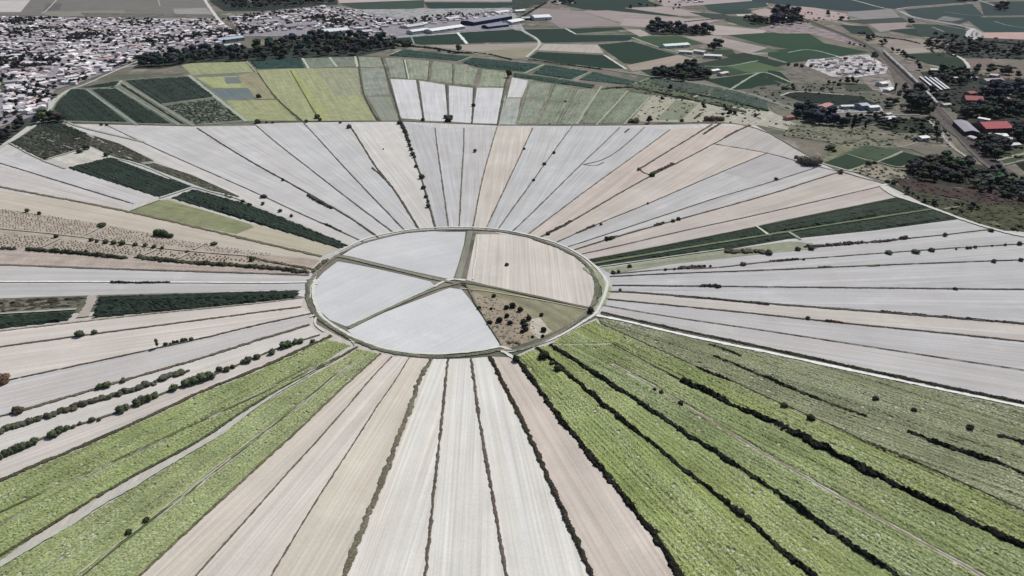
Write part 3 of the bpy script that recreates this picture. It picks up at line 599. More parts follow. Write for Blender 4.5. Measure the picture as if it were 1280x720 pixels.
# interior strips of the disc, its ring ditch and its white tracks
strip('verge', "588,289 584,308 577,332 572,350", 5.6, (136, 138, 126), 'meadow', wv=.06, h=.12, nx=4)
strip('verge', "418,320 440,324 468,331 510,341 545,350 570,354", 3.6, (134, 136, 124), 'meadow', wv=.08, h=.12, nx=4)
strip('verge', "436,411 480,389 520,371 546,361 575,354", 3.0, (128, 130, 116), 'meadow', wv=.06, h=.14, nx=4)
strip('verge', "574,353 610,358 660,369 738,386", 3.2, (112, 112, 98), 'meadow', wv=.1, h=.2, nx=4)
strip('verge', "583,357 590,372 607,401 626,431", 1.6, (120, 120, 104), 'meadow', wv=.2, h=.4, nx=4)
RING = "425,318 452,304 475,298 505,291 537,288 582,287 620,289 640,292 665,297 702,310 727,324 741,340 746,355 745,370 738,386 722,402 695,420 670,432 640,440 625,437 600,443 560,447 520,446 485,440 455,430 432,420 402,402 387,385 384,365 389,350 398,338 410,328 425,318"
ditch(RING, 3.6, (138, 138, 126), .3, step=2, wv=.15)
ditch("385,350 384,372 390,388 402,402 432,421 455,431 485,441 520,446 560,447 600,443 622,438", 3.6, (116, 118, 104), .5, step=1.5)
ditch("665,298 702,311 727,325 741,341 747,356 745,372", 4.0, (112, 116, 98), .5, step=1.5)
strip('verge', "735,334 748,345 757,358 755,375 745,390", 8, (160, 164, 140), 'meadow', wv=.2)
TR = (216, 216, 211)
road("425,314 452,300 475,294 505,288 537,285 582,284 620,286 660,293 700,305 725,318 742,331 752,342 760,354 757,366 752,380 745,393 732,401 702,420 670,432 640,440 626,440", 2.5, TR, 'track')
road("395,350 391,360 392,375 400,395 416,407 432,416 447,425 470,434 507,441 545,443.5 582,441 610,437 626,433 640,439", 2.6, TR, 'track')
road("425,413 440,424 447,428", 4, TR, 'track'); road("591,350 594,330 597,310 598,294", 2, (214, 213, 205), 'track'); road("543,359 552,353 566,349 582,351", 2.8, TR, 'track'); road("434,409 480,387 520,369 545,358", 1.4, (214, 214, 206), 'track')
road("430,322 470,332 540,349", 1.2, (204, 206, 200), 'track'); road("575,361 610,364 700,380 737,388", 1.2, (196, 188, 172), 'track')
road("745,395 772,400 820,411 880,425 960,441 1065,464 1175,487 1280,509 1330,520", 3.2, (236, 237, 236)); road("626,438 640,447 648,452", 2.4, TR, 'track')
road("-30,353 0,352.5 200,353 320,354 385,353.5 395,351", 2.6, (228, 228, 230)); road("395,356 400,349 393,352", 3, TR, 'track')
road("440,427 445,436 435,441 370,478 320,508 277,543 200,588 150,618 75,663 0,708 -40,735", 2.6, (190, 190, 182), 'track', wv=.3)
ditch("447,434 407,457 320,503 250,552 180,588 120,622 50,665 -20,708", 2.2, (92, 96, 72), .9, step=1.0)
strip('wheel_track', "455,445 370,512 320,546 250,601 190,648 100,716", .9, (176, 178, 146), 'meadow', wv=.5, step=2); strip('wheel_track', "440,452 360,518 250,606 160,673 80,740", .7, (96, 104, 64), 'meadow', wv=.5, step=2)
strip('wheel_track', "425,445 340,487 90,600 -20,650", .8, (98, 106, 66), 'meadow', wv=.5, step=2); strip('wheel_track', "395,455 250,527 60,622 -20,668", .6, (104, 112, 70), 'meadow', wv=.5, step=2)
road("388,397 398,392 392,405 405,415", 2, (214, 210, 204), 'track')
# other pale lanes and farm tracks
for s, w, c in (
 ("-10,190 18,175 45,157 62,139 66,126 75,120 88,111 105,107 150,86 180,74", 5, (190, 192, 190)), ("62,140 66,132 74,122 88,112", 4, (176, 182, 178)), ("62,122 62,139", 4, (190, 188, 190)),
 ("88,111 145,110 152,101", 3, (150, 160, 154)), ("108,112 145,139 172,157", 4, (142, 154, 146)), ("145,110 150,113 207,147 224,157", 4, (140, 150, 140)), ("152,103 170,114 210,138 242,158", 6, (138, 144, 134)), ("237,95 270,122 308,152", 5, (150, 158, 144)), ("202,131 270,123", 3, (128, 142, 134)), ("153,101 200,97 237,95", 3, (136, 142, 134)), ("308,77 322,92", 3, (140, 146, 128)),
 ("378,73 386,86", 4, (168, 176, 168)), ("412,72 421,84", 4, (160, 168, 156)), ("444,71 447,84", 4, (170, 176, 160)), ("506,75 511,99", 2, (176, 184, 170)), ("485,70 505,61", 4, (150, 158, 144)), ("571,78 590,71", 4, (128, 144, 132)), ("655,92 680,81", 4, (136, 154, 140)), ("693,103 703,98", 3, (126, 140, 120)), ("715,100 738,90", 3, (136, 150, 136)),
 ("721,156 735,133 752,108", 4, (160, 168, 146)), ("745,157 770,130 785,114", 3, (166, 172, 150)), ("780,156 812,121", 3, (160, 166, 148)), ("632,120 624,157", 2, (170, 172, 164)),
 ("652,38 680,53 658,72", 5, (170, 176, 172)), ("707,36 720,43", 5, (180, 186, 184)), ("572,41 584,55", 6, (206, 208, 210)), ("514,46 518,56", 3, (128, 140, 132)), ("755,69 783,87", 4, (186, 190, 186)), ("720,43 790,40", 6, (110, 132, 116)), ("680,54 800,52", 4, (110, 134, 118)),
 ("480,20 530,9 590,16 640,8", 2, (150, 150, 146)), ("790,47 830,62 870,72", 4, (150, 158, 150)), ("792,105 815,97", 3, (130, 140, 126)), ("532,57 570,64 640,73 700,80 752,86 815,96 890,107 935,117 960,125 1000,140", 9, (122, 124, 120)), ("884,120 905,112", 3, (130, 136, 124)), ("868,122 876,117", 4, (156, 154, 140)), ("903,122 915,117", 3, (140, 146, 134)),
 ("912,113 945,92 958,90 990,104", 4, (140, 152, 136)), ("880,83 910,84 948,76", 3, (140, 152, 138)), ("960,72 985,79", 3, (140, 158, 146)), ("985,66 1012,61 1048,71", 4, (130, 160, 140)),
 ("256,0 265,14 275,27 287,38", 8, (188, 184, 186)), ("-20,112 40,98 90,104 160,82 250,70", 4, (180, 178, 184)), ("80,-10 58,14 52,17", 3, (170, 168, 166)), ("195,-10 200,8", 3, (150, 148, 146)), ("300,-6 320,6", 4, (120, 130, 126)),
 ("1025,-6 1060,-2 1115,14 1130,9 1200,5 1222,4", 7, (150, 148, 150)), ("1120,14 1125,14 1140,22 1170,27 1210,34 1225,40 1226,46 1216,48", 9, (152, 152, 158)), ("1124,18 1160,28 1200,36 1212,38", 5, (120, 122, 128)), ("1216,36 1208,44 1214,48 1222,50", 10, (172, 170, 180)), ("1221,38 1216,44 1222,50", 5, (160, 160, 168)), ("1222,0 1240,6 1250,10", 6, (150, 148, 150)), ("1180,15 1216,20 1275,20 1340,20", 4, (112, 122, 120)), ("1243,27 1265,34 1340,40", 4, (120, 130, 126)),
 ("1190,68 1202,73 1209,80 1211,86 1209,94", 5, (184, 180, 176)), ("1165,34 1180,40", 4, (130, 134, 130)), ("976,120 992,114 1055,119", 3, (170, 170, 166)), ("1075,144 1150,144", 8, (136, 136, 138)), ("1155,147 1168,157 1190,185 1209,197", 5, (172, 168, 164)), ("1160,145 1172,158 1195,187", 3, (150, 146, 142)),
 ("1086,182 1100,184 1125,185 1150,178", 3, (150, 148, 138)), ("1128,190 1098,203 1060,214", 4, (146, 156, 138)), ("1059,193 1087,202", 3, (130, 144, 126)), ("1022,203 1060,214 1075,216", 4, (180, 180, 166)), ("1098,203 1125,211 1160,205", 3, (138, 146, 124)), ("1230,204 1260,198 1340,178", 6, (150, 152, 140)), ("1250,208 1290,198 1340,186", 5, (140, 142, 132)), ("1060,163 1100,154 1126,149", 3, (140, 136, 124)), ("960,158 1000,167 1030,176 1060,186", 3, (140, 136, 124)),
 ("1330,304 1285,297 1240,287 1195,272 1165,260 1140,252 1120,246 1106,238 1103,233 1110,230", 5, (206, 206, 202)), ("1180,262 1205,257", 4, (140, 140, 120)), ("985,290 1001,300", 3, (150, 164, 146)), ("945,283 962,295", 3, (200, 206, 196)), ("742,330 850,312 917,301 960,294 1060,278 1165,262", 3.4, (112, 122, 98)), ("750,334 905,312", 2, (176, 182, 164)),
 ("105,397 111,384 116,370", 8, (176, 168, 160)), ("0,393 96,387", 3, (170, 174, 162)), ("200,248 242,234", 4, (184, 190, 180)), ("139,197 175,205 242,235 300,248 330,265 437,307", 3, (188, 192, 184)), ("57,200 110,184", 4, (170, 172, 166)), ("160,265 200,250", 3, (176, 178, 158)), ("90,175 118,170", 3, (160, 166, 158)), ("82,156 115,171 150,190 165,200", 3, (168, 170, 162)), ("45,170 90,186 105,190", 2, (150, 152, 144)), ("175,205 193,202", 3, (176, 180, 172)), ("10,178 50,200 82,211", 3, (178, 178, 172)), ("85,153 95,158 180,178", 4, (164, 166, 158)),
 ("102,296 132,281", 4, (180, 174, 164)), ("50,310 75,298", 4, (178, 170, 160)), ("0,286 102,296 195,311 320,321", 2, (184, 176, 166)), ("176,320 196,312", 5, (180, 172, 164)), ("222,323 236,316", 5, (180, 172, 164)), ("242,312 258,304", 4, (178, 170, 160)),
): road(s, w, c, 'track' if w < 5 else 'road')
# ------------------------------------------------------------------ hedges, each a thing of its own
HB = (34, 36, 30)  # near-black: shade inside the sunken ditches is put into this colour
hedge(C6, 4.2, 1.9, 'shade coloured hedge with taller bushes in it, between the two leftmost green strips on the right', HB, clump=False)
hedge(C5, 4.6, 2.0, 'straight shade coloured hedge left of the mottled crop field with the wheel track', HB, clump=False)
hedge("850,476 877,487 915,507 960,526 987,539 1050,572 1135,615 1210,652 1280,685 1330,708", 6.4, 2.4, 'widest hedge, darkest in painted ditch shade, running to the lower right edge', (22, 23, 21), clump=False)  # the sunken ditch's shade is put into the hedge colour
ditch("765,430 810,455 850,475", 1.4, (84, 88, 62), .9, 1.2)
ditch("750,405 865,457", 1.3, (90, 94, 66), .8, 1.2); hedge("870,459 912,476", 3, 1.8, 'short hedge fragment high in the green fields on the right', HB)
ditch("912,476 965,501 1010,520 1055,540 1082,554", 1.4, (90, 92, 66), .9, 1.2); hedge("1082,553 1140,577 1165,588", 3.4, 1.8, 'short scruffy brown hedge midway in the thin hedge line', (62, 58, 46)); ditch("1165,588 1185,597 1280,640 1330,662", 1.7, (74, 72, 54), 1.0, 1.2)
hedge("890,445 927,460 960,474 1035,505 1085,522", 3.2, 1.45, 'narrow hedge starting below the white road, nearer the ring', (54, 56, 46)); hedge("1132,540 1172,555 1210,567 1247,580 1280,592 1330,612", 5, 2.0, 'shade coloured hedge in the grey green field at the right edge', (34, 34, 30), clump=False)  # right edge hedge: near-black colour paints in the ditch's shade
hedge("886,431 905,437 926,445", 3, 1.8, 'small hedge piece just under the white road', (60, 62, 50)); hedge("1246,545 1262,549 1285,557 1320,567", 4, 2.4, 'short dark hedge cut off by the right edge', (34, 36, 32))
hedge(D1B, 4.4, 1.5, 'shade coloured hedge dividing the last bare strip from the bright green crop', (30, 30, 26), clump=False)  # near-black colour stands in for shade down in the ditch
hedge("190,481 165,489 135,497 100,507 62,520 30,531 0,540 -30,548", 6.5, 3.2, 'long thick green hedge between two pale strips at the left', (74, 76, 64)); hedge("231,466 215,470 199,476", 7.5, 3.2, 'detached oval hedge at the end of the long thick hedge', (72, 74, 62))
hedge("32,312 70,315 110,318 157,323", 5.5, 3.4, 'dark hedge left of the gap in the bush line on the left', (58, 60, 50)); hedge("172,322 207,326 250,330 320,334 385,341", 6, 3.2, 'dark hedge that ends at the ring road from the left', (62, 64, 52)); hedge("392,341 398,334 410,325", 4.5, 2.6, 'small brush hedge hugging the ring road where the hedge line ends', (92, 90, 74)); hedge("0,311 20,312", 4, 2.6, 'stubby dark hedge at the left edge in the brown plots', (60, 60, 50))
hedge("137,353.3 175,353.8 214,353.6", 2.6, 1.4, 'low dark hedge along the thin white road on the left', (64, 66, 56)); hedge("310,321 325,325 340,328 395,338", 3, 1.8, 'brown brushy hedge above the dark hedge near the ring', (112, 100, 88))
hedge("385,244 395,251 415,261", 4, 2.4, 'short dark hedge in a radial ditch upper left of the ring', (72, 72, 66)); hedge("397,277 412,283 427,290", 2.4, 1.2, 'slim dark hedge close above the ring on the upper left', (84, 82, 74)); hedge("465,210 476,219 492,236", 2, 1.2, 'faint low hedge in the radial ditch left of the tree line', (112, 106, 100))
hedge("812,219 825,213 842,205", 5, 2.6, 'dark brown hedge halfway up the tan fields', (70, 60, 54)); hedge("684,292 700,285 714,277", 3.6, 2.0, 'dark hedge on the tan radial ditch close to the ring', (74, 68, 58)); hedge("720,292 732,287 744,282", 2.4, 1.4, 'slim hedge in the pinkish radial strip near the ring', (84, 78, 66)); hedge("757,301 763,299 770,296", 5, 3, 'chunky dark hedge just right of the ring in the pink strips', (52, 54, 44)); hedge("818,283 830,279", 3.6, 2.2, 'small dark hedge midway along the pink radial ditch', (58, 58, 48))
hedge("880,168 891,160 900,155", 3.4, 1.8, 'brown hedge at the top end of the short dark ditch', (84, 74, 66)); hedge("905,173 920,164 938,157", 3, 1.6, 'brown hedge at the upper end of the long tan ditch', (90, 80, 72))
hedge("909,316 925,315 945,315 962,316", 8, 3.4, 'grey brown brush thicket under the dark vineyard strip right', (76, 72, 64)); hedge("1008,309 1040,307 1083,303", 4.5, 2.6, 'longest of the brown hedges under the dark vineyard on the right', (76, 66, 62)); hedge("1089,303 1105,302 1120,300", 4, 2.4, 'middle one of the brown hedges under the dark vineyard', (82, 74, 68)); hedge("1125,299 1136,298", 5, 3, 'short dark hedge rightmost below the dark vineyard', (70, 62, 58)); hedge("962,327 980,326 998,324", 3, 1.8, 'dark hedge on the second ditch below the dark vineyard', (70, 64, 58)); hedge("1022,335 1035,334 1048,334", 2.6, 1.2, 'low dark hedge on the long ditch at right centre', (86, 82, 74)); hedge("1085,333 1093,332.5 1100,332", 3.2, 1.6, 'little dark hedge a step right along the same long ditch', (74, 70, 64))
hedge("847,336.5 862,334 880,334", 4, 2.6, 'brown hedge right of the ring along the grey green verge', (92, 82, 76)); hedge("877,358 888,358 901,359", 4.4, 2.8, 'dark hedge alone on a straight ditch right of the ring', (56, 50, 46)); hedge("847,370 880,373 962,381", 2.6, 1.2, 'thin dark hedge along the upper pinkish strip on the right', (84, 82, 72)); hedge("1100,390 1150,394 1280,405 1320,408", 2.8, 1.2, 'thin dark hedge along the same pinkish strip at the right edge', (82, 78, 72)); hedge("1030,402 1055,404", 2.6, 1.2, 'tiny reddish brown hedge beneath the pinkish strip', (110, 84, 68))
hedge("501,152 503,158 507,165 510,176", 5, 3, 'dark bushy hedge at the head of the tree line above the ring', (52, 54, 48)); hedge("787,161 781,166", 2.2, 1.4, 'tiny dashed hedge below the scrub', (90, 88, 80)); hedge("876,142 868,149", 4, 2, 'short hedge slanting across the scrub by the dark trees', (70, 72, 56))
hedge("752,112 790,108 830,118 880,128 930,140", 9, 3.2, 'overgrown olive hedge along the upper edge of the scrub', (70, 74, 56)); hedge("860,117 905,125 960,139", 4, 2.4, 'dark hedge between the two dark vineyards below the road', (44, 52, 44)); hedge("510,58 545,61 570,66 590,67", 7, 3.6, 'dark hedge on the bank behind the pale vine parcels', (44, 54, 46)); hedge("592,66 615,69 640,75", 5, 3, 'dashed dark hedge on the bank left of the slanting track', (56, 62, 54)); hedge("660,75 700,80 752,87", 6, 3, 'dark hedge along the bank under the large dark vineyard', (58, 68, 56)); hedge("640,30 655,20 682,4", 8, 5, 'dark row of hedge trees behind the white warehouse', (44, 52, 50)); hedge("855,28 880,25 910,24", 5, 3, 'thin brown hedge across the pale fields far back', (84, 74, 74)); hedge("1095,46 1130,50 1150,55", 5, 3, 'dark brown hedge beyond the railway', (62, 56, 56)); hedge("1155,54 1165,58 1180,61", 9, 5, 'dark thick hedge beyond the railway field', (34, 38, 40)); hedge("1230,52 1260,55 1340,60", 7, 4, 'dark hedge under the pink field at the upper right', (44, 44, 46)); hedge("1235,82 1260,85 1272,86", 9, 4, 'dark green hedge at the right edge of the far brown field', (36, 44, 40))
hedge("590,365 583,358 576,356", 3, 1.2, 'brushy low hedge at the crossing of the inner tracks', (124, 122, 108)); hedge("635,429 643,428 650,430", 4, 1.8, 'wide low brown thicket at the bottom of the shrubby quarter', (92, 80, 70))
# ------------------------------------------------------------------ trees and bushes
def lumps(seed, n, spread, zlo, zhi, r, sub=2, cards=160, flat=.8):
    rnd = random.Random(seed); bm = bmesh.new(); cs = []
    for i in range(n):
        a = rnd.random()*6.283; q = spread*math.sqrt(rnd.random()); z = rnd.uniform(zlo, zhi)
        q *= 1-.55*max(0, (z-zlo)/(zhi-zlo+1e-6)); rr = r*rnd.uniform(.65, 1.15)
        c = Vector((q*math.cos(a), q*math.sin(a), z)); cs.append((c, rr))
        res = bmesh.ops.create_icosphere(bm, subdivisions=sub, radius=1.0)
        for v in res['verts']:
            d = 1+rnd.gauss(0, .16)
            v.co = Vector((v.co.x*rr*d, v.co.y*rr*d, v.co.z*rr*flat*d))+c
    for i in range(cards):                # loose sprays of leaves standing off the clumps
        c, rr = rnd.choice(cs); d = Vector((rnd.gauss(0, 1), rnd.gauss(0, 1), rnd.gauss(.25, .8))).normalized()
        p = c+d*rr*rnd.uniform(.9, 1.32); t = d.orthogonal().normalized(); t.rotate(__import__('mathutils').Quaternion(d, rnd.random()*6.28)); u = d.cross(t); e = rr*rnd.uniform(.14, .3)
        t = (t+d*rnd.uniform(-.6, .6)).normalized()
        bm.faces.new([bm.verts.new(p+t*e), bm.verts.new(p+u*e*.7), bm.verts.new(p-t*e), bm.verts.new(p-u*e*.7)])
    for v in bm.verts: v.co.z = max(v.co.z, .02)
    me = bpy.data.meshes.new('crown'); bm.to_mesh(me); bm.free(); me.materials.append(M['leaf']); return me
def trunk_mesh(seed, top, r):
    rnd = random.Random(seed); bm = bmesh.new()
    def limb(a, b, ra, rb, n=7):
        d = (b-a).normalized(); t = d.orthogonal().normalized(); u = d.cross(t); rings = []
        for k in range(4):
            s = k/3; p = a.lerp(b, s)+Vector((rnd.gauss(0, .01), rnd.gauss(0, .01), 0))*k; q = ra+(rb-ra)*s
            rings.append([bm.verts.new(p+(t*math.cos(6.283*i/n)+u*math.sin(6.283*i/n))*q) for i in range(n)])
        for k in range(3):
            for i in range(n): bm.faces.new([rings[k][i], rings[k][(i+1) % n], rings[k+1][(i+1) % n], rings[k+1][i]])
    limb(Vector((0, 0, -.01)), Vector((0, 0, top)), r, r*.6)
    for i in range(4):
        a = i*1.57+rnd.random(); limb(Vector((0, 0, top*.8)), Vector((.22*math.cos(a), .22*math.sin(a), top+.2)), r*.5, r*.2)
    me = bpy.data.meshes.new('trunk'); bm.to_mesh(me); bm.free(); me.materials.append(M['bark']); return me
ROUND = [lumps(s, 9, .30, .34, .80, .21) for s in (1, 2, 3, 4)]; TALL = [lumps(s, 9, .10, .15, .86, .13, cards=120, flat=1.3) for s in (11, 12)]
WIDE = [lumps(s, 10, .55, .35, .72, .26) for s in (21, 22)]; BUSH = [lumps(s, 7, .45, .18, .62, .33, cards=140) for s in (31, 32, 33, 34)]
TRUNK = [trunk_mesh(s, .38, .035) for s in (1, 2)]; STEM = [trunk_mesh(5, .2, .05)]
PLANTS = []                                # (apparent size, kind, x, y, height, label, group, colour)
def plant(px, py, hp, kind, label, group=None, rgb=None, w=1.0, cat=None):
    x, y = G(px, py); hp = hp*.84 if kind == 'bush' and hp > 4 else hp; h = hp*mpp(px, py)/math.cos(math.atan2(CAM_H, math.hypot(x, y)))*.95
    PLANTS.append((hp, kind, x, y, h, label, group, rgb, w, cat))
ORD = 'first second third fourth fifth sixth seventh eighth ninth tenth eleventh twelfth thirteenth fourteenth fifteenth sixteenth seventeenth eighteenth nineteenth twentieth'.split()
def series(items, kind, fmt, group, rgb=None):
    it = [tuple(float(v) for v in q.split(',')) for q in items.split()]
    for i, q in enumerate(it):
        plant(q[0], q[1], q[2], kind, fmt.format(ORD[i] if i < 20 else 'last'), group, rgb, q[3] if len(q) > 3 else 1.0)
def single(items):
    for q, kind, label, rgb in items:
        v = [float(t) for t in q.split(',')]; plant(v[0], v[1], v[2], kind, label, None, rgb, v[3] if len(v) > 3 else 1.0)
DK, GN, BR, OL = (60, 67, 53), (72, 80, 60), (92, 74, 60), (78, 82, 62)
series("535,259,6 535,253,5 533,247,5 530,236,6 527,223,7 520,209,4 518,197,4 516,194,6 514,188,5 512,183,5", 'bush', '{} bush from the ring along the line of bushes straight above it', 'bushes lining the ditch above the ring', DK)
series("612,405,6 599,386,4 617,371,5 614,387,3 633,386,6 640,384,9 650,389,7 634,396,7 625,402,9 637,405,6 661,400,8 654,404,7 656,409,7 657,413,6 653,416,5 677,395,5 679,414,8 679,421,4 666,422,3", 'bush', '{} dark shrub in the shrubby quarter of the disc, counted from its left edge', 'shrubs in the wild quarter of the disc', (38, 38, 30))
series("391,428,5 376,428,7 369,430,8 361,433,9 355,435,10 339,443,9 322,448,7", 'bush', '{} bush from the ring on the left bush row, in its upper stretch', 'bush row left below the ring', GN)
series("310,453,9 304,454,6 291,460,5 283,464,8 274,464,7 262,473,10 252,475,12 241,479,11 234,482,10 217,488,9", 'bush', '{} bush in the middle stretch of the left bush row, after the wide gap', 'bush row left below the ring', GN)
series("193,497,9 186,500,10 179,502,10 172,506,9 158,511,7 151,515,9", 'bush', '{} bush in the clump below the oval hedge on the left', 'bush row left below the ring', GN)
series("124,526,4 115,527,6 100,531,4 92,535,4 84,537,6 75,541,9 67,546,9 44,554,8 36,558,7 29,560,9 22,563,9 15,566,8 8,569,8 1,573,7", 'bush', '{} bush of the stretch of the left bush row that reaches the edge', 'bush row left below the ring', GN)
series("207,432,4 213,431,3 218,429,4 222,428,3 228,427,5 233,426,4 239,425,4", 'bush', '{} tiny bush right of the little pointed tree on the left', 'tiny bushes by the pointed tree', DK)
series("115,301,5 122,303,5 132,304,6 143,305,6 152,306,7 170,307,5 182,308,5 193,310,5 203,311,5", 'bush', '{} round bush of the row under the stippled vine plot', 'bushes under the stippled vine plot', GN)
series("199,294,10 204,295,9 209,296,7 214,297,6", 'bush', '{} bush in the dark clump on the pale field edge, tallest to lowest', 'clump on the pale field edge', DK)
series("832,338,3 843,337,3 852,336,3 860,336,3 870,335,3 880,334,4 888,334,3", 'bush', '{} small dark bush in the row right of the ring', 'small bushes right of the ring', (72, 62, 56))
series("1195,312,2 1209,311,3 1213,311,3 1219,310,3 1240,308,2 1256,307,3 1274,306,4", 'bush', '{} dot like bush toward the right edge on the thin ditch', 'dot bushes on the right ditch', DK)
series("655,187,3 667,226,4 680,206,4 692,192,4", 'bush', '{} dot like bush on the radial ditch right of the tan strip', 'dot bushes right of the tan strip', DK)
series("1000,202,10 1004,204,11 1010,206,13 1016,206,13 1021,206,11", 'bush', '{} big grey bush from the left in the thicket by the grey field', 'grey thicket at the field corner', (96, 92, 84))
series("841,277,4 848,275,4", 'bush', '{} of the pair of dark bushes in the pink strips', 'pair of bushes in the pink strips', DK)
series("884,151,8 890,151,8 896,151,7 902,151,7", 'bush', '{} russet bush of the cluster at the foot of the scrub', 'russet bushes in the scrub', (96, 80, 66))
series("903,146,7 907,141,9 912,145,9 918,143,7 905,136,8", 'tree', '{} dark tree of the clump at the end of the scrub', 'dark trees at the end of the scrub', DK)
series("1036,106,6 1042,106,6 1047,110,8 1050,104,6 1058,105,9 1065,105,9 1071,105,6", 'tree', '{} dark tree of the row under the white yard', 'dark trees under the white yard', DK)
series("184,652,6 162,667,6", 'bush', '{} dark bush on the thin line in the lower left crop', 'two bushes in the lower left crop', (52, 64, 40))
series("818,488,5 826,492,6 851,506,6", 'bush', '{} dark bush standing in the crop below the ring road on the right', 'three bushes in the right crop', (40, 50, 34))
series("909,629,8 918,637,7 925,643,8 935,650,7", 'bush', '{} tall bush bulging from the hedge near the bottom', 'bulging hedge bushes', (48, 50, 42))
series("125,486,7 134,484,8 154,478,7", 'bush', '{} bush along the ditch above the long thick hedge', 'ditch bushes above the thick hedge', GN)
series("500,155,6 503,159,6 506,165,5 511,178,5", 'bush', '{} bush at the head of the tree line on the rim', 'bushes on the rim at the tree line', DK)
series("560,152,9 557,148,6 563,148,6", 'bush', '{} bush of the dark trio on the ditch between white fields', 'dark trio between white fields', DK)
series("323,154,7 333,154,3 341,154,3 383,153,4 397,148,7 400,151,5 425,154,3 436,160,6", 'bush', '{} bush from the left along the rim of the yellow fields', 'bushes on the yellow field rim', DK)
series("979,112,5 983,112,4 991,108,5 1014,84,4 985,82,5 995,83,5 1002,84,6", 'bush', '{} scattered bush left of the white yard', 'bushes left of the white yard', DK)
series("1062,56,4 1067,57,4 1075,58,4 1080,60,4", 'tree', '{} small tree beside the railway, counted from the far end', 'small trees beside the railway', DK)
